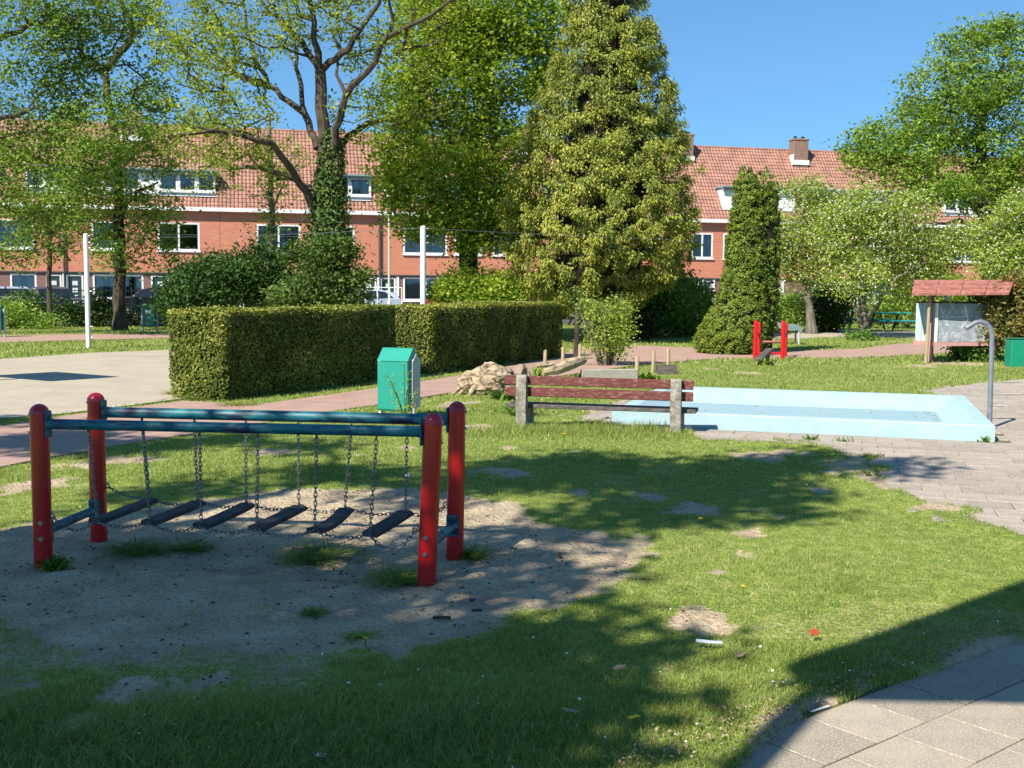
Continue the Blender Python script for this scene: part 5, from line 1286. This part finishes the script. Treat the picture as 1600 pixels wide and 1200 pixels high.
conifer("column_thuja", "tall narrow column thuja with three close tips and a bulging foot", 1150, 28,
        [(264,4,1160),(282,14,1160),(310,20,1162),(360,25,1163),(410,30,1163),(450,35,1162),(480,41,1157),(508,51,1148),(532,56,1143),(552,50,1143)], 'lf_thuja', 1700, .10, 46, .052, 22, -.5, core=.84, rough=.06, elong=.5)
# its two side spires belong to the same plant
tb = [o for o in bpy.data.objects if o.name == "column_thuja"][0]
sp = conifer("thuja_spire", "x", 1188, 28.1, [(262,3,1187),(285,11,1188),(330,17,1189),(400,22,1190),(470,24,1188),(530,24,1184)], 'lf_thuja', 520, .09, 42, .052, 23, -.5, core=.85, rough=.08, elong=.5)
sp2 = conifer("thuja_spire", "x", 1202, 28.3, [(276,3,1201),(300,8,1202),(350,10,1202),(430,13,1201),(520,14,1198)], 'lf_thuja', 300, .08, 42, .052, 24, -.5, core=.85, rough=.08, elong=.5)
for s_ in (sp, sp2):
    for c in kids(s_):
        off_ = s_.location-tb.location; c.data.transform(Matrix.Translation(off_)); c.parent = tb
        c.name = "foliage" if "foliage" in c.name else "trunk_and_blocking_core"
    bpy.data.objects.remove(s_)

# trees outside the view, up-sun: they cast the dappled shade over the foreground
def shade_tree(lab, base, blobs, n, per, sig, size, leaf, trunk_top):
    """blobs: ground point that lies in their shade, height, radius"""
    cl = []
    T = sum(b[3]**2 for b in blobs)
    for gx, gy, h, r_ in blobs:
        c = (gx-h/SUN_T*SHX, gy-h/SUN_T*SHY, h); cl.append(ellipsoid_pts(c, (r_, r_, r_*.6), max(3,int(n*r_*r_/T)), .3))
    cl = np.concatenate(cl)-np.array([*base,0])
    t = empty("shade_tree", (*base,0), 0, lab, "tree", "tall trees beside the viewer that shade the foreground")
    top = Vector(trunk_top)-Vector((*base,0))
    obj("trunk", wood_mesh("shade_wood", [(0,0,-.1), top*.5, top], (.26,.14), [], cl, M['bark'], tip=.008), t)
    pos, nr, sz, ti = clump_leaves(cl, per, sig, size, .5, .6, .2)
    obj("crown", leaves_mesh("shade_leaves", pos, nr, sz, M[leaf], ti, .65), t)
def gxy(px, py): g = G(px, py); return g.x, g.y
sh1 = [(*gxy(100,1120),7,1.0),(*gxy(350,1100),7.4,.9),(*gxy(600,1080),7,.8),(*gxy(800,1050),7.4,.48),(*gxy(250,1180),6.6,.9),(*gxy(550,1180),6.8,.8),(*gxy(740,1180),7,.5),(*gxy(940,1010),7.4,.26),
       (*gxy(60,960),7.4,.9),(*gxy(270,935),7.6,.65),(*gxy(540,925),7.6,.62),(*gxy(840,905),7.8,.42),(*gxy(430,850),7.8,.4),(*gxy(160,880),8,.8),(*gxy(-80,1050),7,1.2),(*gxy(-50,900),7.5,1.0)]
shade_tree("tall tree just behind the viewer at left, its crown shading the lower left grass", (-7.2,-2.2), sh1, 300, 70, .26, .15, 'lf_maple', (-6.2,-.5,6.2))
sh2 = [(*gxy(900,735),8.6,.7),(*gxy(1080,745),8.8,.7),(*gxy(1230,725),8.8,.6),(*gxy(1000,790),8.4,.55),(*gxy(800,745),8.6,.6),(*gxy(1390,735),9,.35),(*gxy(1160,775),8.6,.4),(*gxy(60,690),9.0,.7),(*gxy(180,700),9.0,.5),(*gxy(0,660),9.4,.45),(*gxy(300,770),8.6,.4),(*gxy(560,740),8.4,.4),(*gxy(660,770),8.2,.35),(*gxy(880,830),8.2,.35),(*gxy(700,850),8.2,.3),(*gxy(330,690),8.8,.4),(*gxy(500,695),8.8,.3),(*gxy(1200,800),8.6,.25)]
shade_tree("second tall tree left of the viewer, casting broken shade toward the bench", (-8.6,1.5), sh2, 190, 70, .24, .15, 'lf_maple', (-6.5,2.6,6.6))

# ------------------------------------------------------------------ planting bed behind the bench
def rock_mesh(name, r, seed, m, sub=3, sc=(1,1,1), amp=.35):
    import bmesh
    bm = bmesh.new(); bmesh.ops.create_icosphere(bm, subdivisions=sub, radius=1)
    for v in bm.verts:
        c = v.co; n_ = fbm(np.array([c.x*1.3+c.z+seed]), np.array([c.y*1.3+c.z*.7+seed]), .8, 4, seed)[0]-.5; n2 = fbm(np.array([c.x*4+c.z*3]), np.array([c.y*4-c.z*2]), .7, 3, seed+5)[0]-.5
        v.co = Vector((c.x*sc[0], c.y*sc[1], c.z*sc[2]))*r*(1+n_*amp*2+n2*amp*.9)
    me = bpy.data.meshes.new(name); bm.to_mesh(me); bm.free(); me.materials.append(M[m]); return me
g = G(757,617); st = empty("tree_stump", (g.x+.02, g.y, 0), 0, "gnarled pale uprooted stump with dark hollows left of the bench", "stump")
obj("root_body", rock_mesh("stump_wood", .30, 3, 'drift', 4, (1.25,.8,.72), .55), st, (0,.1,.22))
for k, (dx, dz, r_) in enumerate([(-.33,.18,.14),(-.15,.10,.16),(.22,.32,.17),(.36,.12,.12),(.05,.40,.12)]):
    obj("root_knot", rock_mesh("knot", r_, 11+k, 'drift', 3, (1.2,.9,.8), .6), st, (dx, -.12+.05*k, dz))
mb = MB()
for a_ in ((-.4,-.1,.05),(-.25,-.2,.02),(-.5,.0,.0)): mb.tube([(-.1,0,.2),(a_[0]*.8,a_[1],.14),(a_[0]*1.25,a_[1]*1.5,-.02)], [.06,.045,.02], 6)
mb.build("roots", M['drift'], st, smooth=True); st.scale = (.86,.86,.95)
for px, py, w_, h_, lab, Y in ((788,582,30,26,"angular pinkish rock leaning on the gnarled stump",18.2),(814,578,20,30,"upright pinkish rock right of the gnarled stump",18.6)):
    c = P(px,py,Y); o = obj("rock", rock_mesh("rock", 1, px, 'rock', 2, (w_*SC(Y)/2,.16,h_*SC(Y)/2), .35), loc=(c.x, Y, max(.05,c.z-.05))); tag(o, lab, "rock")
def log(lab, pts, rad):
    b = Vector(pts[0]); t = MB().tube([Vector(p)-b for p in pts], rad, 9).build("fallen_branch", M['drift'], smooth=True, loc=b, label=lab, cat="log")
log("weathered grey branch lying behind the bench back", [P(848,582,18.2),P(870,577,18.3),P(893,568,18.5),P(912,562,18.8)], [.05,.09,.10,.07])
log("thin fallen branch forking left across the planting bed", [P(838,572,18.6),P(862,569,18.7),P(885,572,18.9)], [.03,.05,.04])
kb0, kb1 = P(908,590,18.6), P(995,592,18.9)
mbk = MB(); dd = (kb1-kb0); mbk.bbox(((kb0.x+kb1.x)/2,(kb0.y+kb1.y)/2,.12), (dd.length,.10,.26), .01, Matrix.Rotation(math.atan2(dd.y,dd.x),3,'Z')); mbk.build("bed_kerb", M['stake'] if 0 else M['slab'], label="pale straight kerb edging the planting bed behind the bench", cat="kerb")
for px, pt, pb2, lab in ((851,547,570,"short round wooden stake nearest the rocks"),(879,542,568,"wooden stake left of the multi-stem bush"),(905,538,566,"wooden stake in front of the slim dark trunk"),(995,557,592,"wooden stake at the right end of the pale kerb"),(1020,548,576,"wooden stake just behind the green leaf clump"),(1044,545,576,"wooden stake rightmost, standing in the dark planter")):
    g = G(px, pb2+6); h_ = P(px, pt, g.y).z
    o = MB().tube([(0,0,-.05),(random.uniform(-.02,.02),0,h_-.01),(0,0,h_)], [.038,.036,.03], 10).build("wooden_stake", M['stake'], smooth=True, loc=(g.x,g.y,0), label=lab, cat="stake", group="wooden stakes round the planting bed")
g = G(1041,584); pt = empty("planter_basket", (g.x,g.y,0), 0, "small dark open planter box beside the rightmost stake", "planter")
mb = MB(); w_, h_ = .17, .16
for (cx_, cy2, dx, dy) in ((0,-.15,.36,.02),(0,.15,.36,.02),(-.17,0,.02,.28),(.17,0,.02,.28)): MB().box((cx_,cy2,h_/2),(dx,dy,h_)).build("side_board", M['seatwood'], pt)
MB().box((0,0,.09),(.32,.26,.05)).build("soil", M['dark_earth'], pt)
# multi-stem bush in the bed
g = G(950,572); mbush = empty("multistem_bush", (g.x,g.y,0), 0, "upright multi-stemmed bush with light leaves behind the bench", "bush")
cl = blob_pts([(930,490,28,22,g.y),(970,480,16,22,g.y),(955,510,35,25,g.y),(915,480,14,14,g.y),(978,510,14,30,g.y),(935,530,25,20,g.y),(965,540,25,18,g.y)], 200, .4)-np.array([g.x,g.y,0])
mb = MB(); r = random.Random(3)
for px, py in ((905,480),(915,468),(925,465),(938,470),(950,480),(962,462),(972,456),(980,480),(986,500),(935,500),(960,500),(920,500)):
    q_ = P(px, py, g.y+r.uniform(-.3,.3))-Vector((g.x,g.y,0)); b_ = Vector((q_.x*.25, q_.y*.3, -.05)); mb.tube([b_, b_.lerp(q_,.5)+Vector((r.uniform(-.06,.06),0,0)), q_], [.032,.02,.007], 5)
mb.build("stems", M['bark_pale'], mbush, smooth=True)
pos, nr, sz, ti = clump_leaves(cl, 26, .10, .055, .5, .9, .2); obj("foliage", leaves_mesh("bush_leaves", pos, nr, sz, M['lf_apple'], ti, .55), mbush)
# slim dark trunk beside it
g = G(906,570); yt = empty("young_tree", (g.x,g.y+1.5,0), 0, "slim dark bare trunk standing left of the multi-stemmed bush", "tree", "park trees")
q_ = P(906,488,g.y+1.5); MB().tube([(0,0,-.1),(.02,0,q_.z*.5),(0,0,q_.z+.2)], [.075,.06,.04], 8).build("trunk", M['bark'], yt, smooth=True)
cl = ellipsoid_pts((0,0,q_.z+.3), (.3,.3,.2), 8, .3); pos, nr, sz, ti = clump_leaves(cl, 20, .10, .06, .4, .8, .2); obj("crown", leaves_mesh("yt_leaves", pos, nr, sz, M['lf_shrub'], ti, .6), yt)

# strap-leaved and broad-leaved plants: each clump a plant
def plant(name, lab, gx, gy, n, h, w, spread, m, seed, cat="plant", group=None, yel=0):
    r = np.random.default_rng(seed); t = np.linspace(0,1,5); V, F, T = [], [], []
    for i in range(n):
        a = r.random()*6.283; L_ = h*(.6+.5*r.random()); sp = spread*(.3+.7*r.random()); b = np.array([r.normal(0,spread*.25), r.normal(0,spread*.25), -.01]); dr = np.array([math.cos(a), math.sin(a), 0]); sd_ = np.array([-dr[1], dr[0], 0])
        o = len(V); ww = w*(.7+.5*r.random()); tn = np.clip(.45+r.normal(0,.2),0,1)
        for k in t:
            c = b+dr*sp*k**1.6+np.array([0,0,L_*(k-.35*k*k*(sp/spread))]); hw = ww*.5*(1-(2*k-.75)**2*.5 if k < 1 else 0)*(1 if k < 1 else 0)+.001
            V += [c-sd_*hw, c+sd_*hw]; T += [tn, tn]
        for k in range(4): F.append((o+2*k,o+2*k+1,o+2*k+3,o+2*k+2))
    return obj(name, mesh_np(name, np.array(V), np.array(F).ravel(), np.full(len(F),4), [M[m]], attrs={"tint": np.array(T)}), loc=(gx,gy,0), label=lab, cat=cat, group=group)
for px, py, n, h, w, sp, m, lab in ((842,590,60,.30,.022,.25,'lf_light',"tuft of tall bright grass beside the upright pink rock"),(905,600,46,.24,.04,.2,'lf_weed',"strap-leaved plant clump before the fallen branch"),(1010,596,90,.20,.05,.32,'lf_weed',"leafy green plant clump at the right end of the kerb"),
    (980,585,60,.18,.045,.3,'lf_dark',"darker leaf clump inside the planting bed"),(790,625,60,.18,.06,.3,'lf_weed',"broad-leaved weeds at the foot of the gnarled stump"),(1195,572,60,.22,.06,.22,'lf_dark',"dark weeds growing under the tilted plank"),(812,648,70,.16,.05,.3,'lf_weed',"broad weeds beside the left bench support"),
    (1268,690,26,.10,.02,.12,'lf_weed',"weed tuft at the foot of the pool wall near its middle"),(1322,694,16,.12,.015,.1,'lf_weed',"thin weed against the pool wall right of the middle one"),(1540,694,24,.11,.02,.12,'lf_weed',"weed tuft at the near right pool corner"),
    (318,624,420,.10,.006,.42,'grass',"rough grass at the foot of the hedge's sunlit end, nearest the path"),(286,616,380,.10,.006,.40,'grass',"rough grass at the outer left corner of the hedge foot"),(372,634,320,.08,.006,.36,'grass',"rough grass where the shaded hedge side begins"),(1235,692,60,.04,.006,.2,'grass',"low grass seam along the left part of the pool wall"),(1420,698,60,.04,.006,.25,'grass',"low grass seam along the right part of the pool wall"),(82,888,110,.09,.012,.12,'lf_weed',"small weeds round the foot of the front left post"),(300,858,40,.07,.005,.14,'lf_dark',"short grass tuft on the sand under the left planks"),(215,860,60,.08,.005,.18,'lf_dark',"dark grass tuft behind the front left post on sand"),
    (500,870,70,.08,.005,.22,'lf_dark',"grass tuft with dandelions on the sand below the planks"),(620,905,60,.07,.005,.16,'lf_light',"pale grass tuft beside the front right post"),(735,868,40,.08,.005,.12,'lf_dark',"grass tuft at the foot of the rear right post"),(490,960,24,.06,.005,.07,'lf_dark',"small lone grass tuft on the shaded sand"),(565,998,24,.05,.005,.08,'lf_oak',"yellowish grass tuft near the sand edge")):
    if lab:
        if w == .005: n *= 5; h *= .75; sp *= 1.5
        g = G(px, py); plant("weed_clump" if py > 600 else "bed_plant", lab, g.x, g.y, n, h, w, sp, m, px)
# tall weed before the green bin
g = G(632,668); tw = empty("tall_weed", (g.x,g.y,0), 0, "tall thin seeding weed in front of the green litter bin", "plant"); mb = MB(); heads = []
for px, py in ((632,570),(606,588),(612,601),(640,582),(652,610),(618,610),(645,622)):
    q_ = P(px,py,g.y)-Vector((g.x,g.y,0)); mb.tube([(0,0,0),(q_.x*.35,0,q_.z*.55),q_], [.006,.005,.003], 5); heads.append(q_)
mb.build("stems", M['stake'] if 0 else M['lf_weed'], tw)
cl = np.array([h_*f for h_ in heads for f in (.35,.55,.7,.85,1.0)]); pos, nr, sz, ti = clump_leaves(cl, 8, .022, .028, .4, .9, .1); obj("leaves", leaves_mesh("weed_leaves", pos, nr, sz, M['lf_apple'], ti, .5), tw)

# ------------------------------------------------------------------ small things in the grass
def dandelion(px, py, lab, dia=.035, hgt=.05):
    g = G(px, py+2); t = empty("dandelion", (g.x,g.y,0), random.uniform(0,6), lab, "flower", "dandelions in the lawn")
    MB().tube([(0,0,0),(.004,0,hgt)], .0022, 5).build("stem", M['lf_weed'], t)
    mb = MB(); 
    for k in range(14):
        a = k*2.4; r_ = dia/2; mb.add([(.004,0,hgt),(.004+math.cos(a-.22)*r_*.7,math.sin(a-.22)*r_*.7,hgt+.008),(.004+math.cos(a)*r_,math.sin(a)*r_,hgt+.006+.006*(k%3)),(.004+math.cos(a+.22)*r_*.7,math.sin(a+.22)*r_*.7,hgt+.008)], [(0,1,2,3)])
    mb.build("flower_head", M['yellow'], t)
for px, py, lab, d in ((903,947,"dandelion at the grass edge right of the sandy patch",.035),(1161,930,"dandelion in sunlit grass right of the bare sand spots",.03),(880,684,"dandelion in front of the bench",.05),(466,862,"leftmost dandelion in the tuft below the planks",.045),(484,866,"largest dandelion in the tuft below the planks",.05),(478,856,"rear dandelion in the tuft below the planks",.04),(506,858,"rightmost dandelion in the tuft below the planks",.045),(1095,821,"dandelion near the worn sand strip right of the bridge",.04),(1205,660-3,None,.04),(572,1022-8,"dandelion at the near edge of the sandy patch",.03)):
    if lab: dandelion(px, py, lab, d)
# fallen petals and daisies: uncountable specks
r = np.random.default_rng(12); n = 900; y = 3.4+6.5*r.random(n)**1.4; x = (r.random(n)*2-1)*(.48*y); k = ~paved(x,y,0); x, y = x[k], y[k]
near = np.exp(-((sdf(x,y,patio_poly))/.35)**2); k = (r.random(len(x)) < .20+.8*near) & (bare(x,y) < .9); x, y = x[k], y[k]
x2, y2 = [], []
for q_ in range(1100):
    a_ = r.random()*5.5-1.0; d_ = -abs(r.normal(0,.10))-.31; v_ = S0+sa*a_+sb*d_; x2.append(v_.x); y2.append(v_.y)
x2, y2 = np.array(x2), np.array(y2); kk = y2 > 3.2
pos = np.stack([x,y,gheight(x,y)+.03+.015*r.random(len(x))],1)
obj("fallen_petals", leaves_mesh("petals", pos, r.normal(size=pos.shape)*.4+[0,0,1], .008+.009*r.random(len(x)), M['petal'], r.random(len(x)), .8), kind="stuff", label="tiny white fallen petals scattered over the lawn")
pos2 = np.stack([x2[kk],y2[kk],gheight(x2[kk],y2[kk])+.02+.02*r.random(kk.sum())],1)
obj("dry_leaf_litter", leaves_mesh("litter", pos2, r.normal(size=pos2.shape)*.6+[0,0,1], .011+.012*r.random(len(pos2)), M['deadleaf'], r.random(len(pos2)), .6, fold=.2), kind="stuff", label="dry brown bits gathered along the patio edge")
def scrap(name, lab, cat, px, py, pts, m, th=.004, z=.035):
    g = G(px, py); mb = MB(); mb.prism(ccw(pts), 0, th); o = mb.build(name, M[m], loc=(g.x,g.y,z), label=lab, cat=cat); o.rotation_euler = (random.uniform(-.2,.2), random.uniform(-.2,.2), random.uniform(0,6.28)); return o
scrap("foil_wrapper","flat crumpled silver wrapper in the grass near the sail shadow tip","wrapper",1108,1015,[(-.06,-.012),(.0,-.016),(.06,-.01),(.055,.013),(.01,.009),(-.058,.014)],'foil').rotation_euler = (.1,.05,-.1)
scrap("red_wrapper","small red leaf-shaped scrap in sunlit grass above the shadow wedge","litter",1271,1003,[(-.02,-.012),(.02,-.014),(.026,.006),(.005,.018),(-.02,.01)],'redleaf',z=.045).rotation_euler = (.9,.1,.4)
scrap("yellow_scrap","tiny yellow plastic scrap in the lower centre grass","litter",990,1135,[(-.02,-.008),(.02,-.01),(.018,.009),(-.02,.01)],'yellow')
scrap("white_scrap","small white paper scrap at the bottom edge of the grass","litter",502,1196,[(-.018,-.014),(.018,-.012),(.016,.012),(-.018,.014)],'petal')
scrap("white_stick","thin white stick on the slab inside the shadow band","litter",1281,1116,[(-.05,-.004),(.05,-.005),(.05,.005),(-.05,.004)],'petal',z=.02).rotation_euler = (0,0,.6)
scrap("dry_leaf","curled brown leaf in the grass right of the lower centre","leaf",1155,1035,[(-.03,-.012),(.0,-.024),(.03,-.006),(.024,.014),(-.01,.02)],'deadleaf')
scrap("dry_leaf","pale brown leaf lying left of the yellow scrap","leaf",968,1056,[(-.035,-.01),(.0,-.02),(.034,-.004),(.02,.016),(-.02,.014)],'deadleaf')
scrap("dry_leaf","brown leaf in the grass near the lower centre dandelion shade","leaf",892,1125,[(-.035,-.01),(.0,-.02),(.034,-.004),(.02,.016),(-.02,.014)],'deadleaf')
for px, py, L_, rz, lab in ((690,968,.09,.1,"flat piece of dark bark on the sand right of the posts"),(738,942,.05,1.2,"small dark twig on the sand"),(745,957,.05,.3,"dark stub of wood on sand near the grass edge"),(875,872,.04,2,"dark crumb of bark at the right end of the sand")):
    g = G(px,py); o = MB().bbox((0,0,.006),(L_,.02,.014),.004).build("bark_piece", M['bark'], loc=(g.x,g.y,.004), label=lab, cat="bark piece"); o.rotation_euler.z = rz
g = G(637,750); o = obj("white_ball", rock_mesh("ball", .022, 5, 'petal', 2, (1,1,1), .03), loc=(g.x,g.y,.04)); tag(o, "small white round blossom ball in the grass behind the planks", "flower")

# crumbs, bits of bark and dry stems trodden into the sand
r = np.random.default_rng(31); n = 16000; y = 3.8+6*r.random(n); x = -4+6*r.random(n); b_ = bare(x, y); k = (b_ > .55) & (fbm(x, y, .5, 3, 88) > .42) & ~paved(x, y, .05); x, y = x[k][:2400], y[k][:2400]
pos = np.stack([x, y, gheight(x, y)+.004], 1)
obj("sand_debris", leaves_mesh("debris", pos, r.normal(size=pos.shape)*.25+[0,0,1], .007+.032*r.random(len(x))**3, M['twigdry'], r.random(len(x)), .3, fold=.25), kind="stuff", label="dark crumbs and bits of stem trodden into the sandy patch")
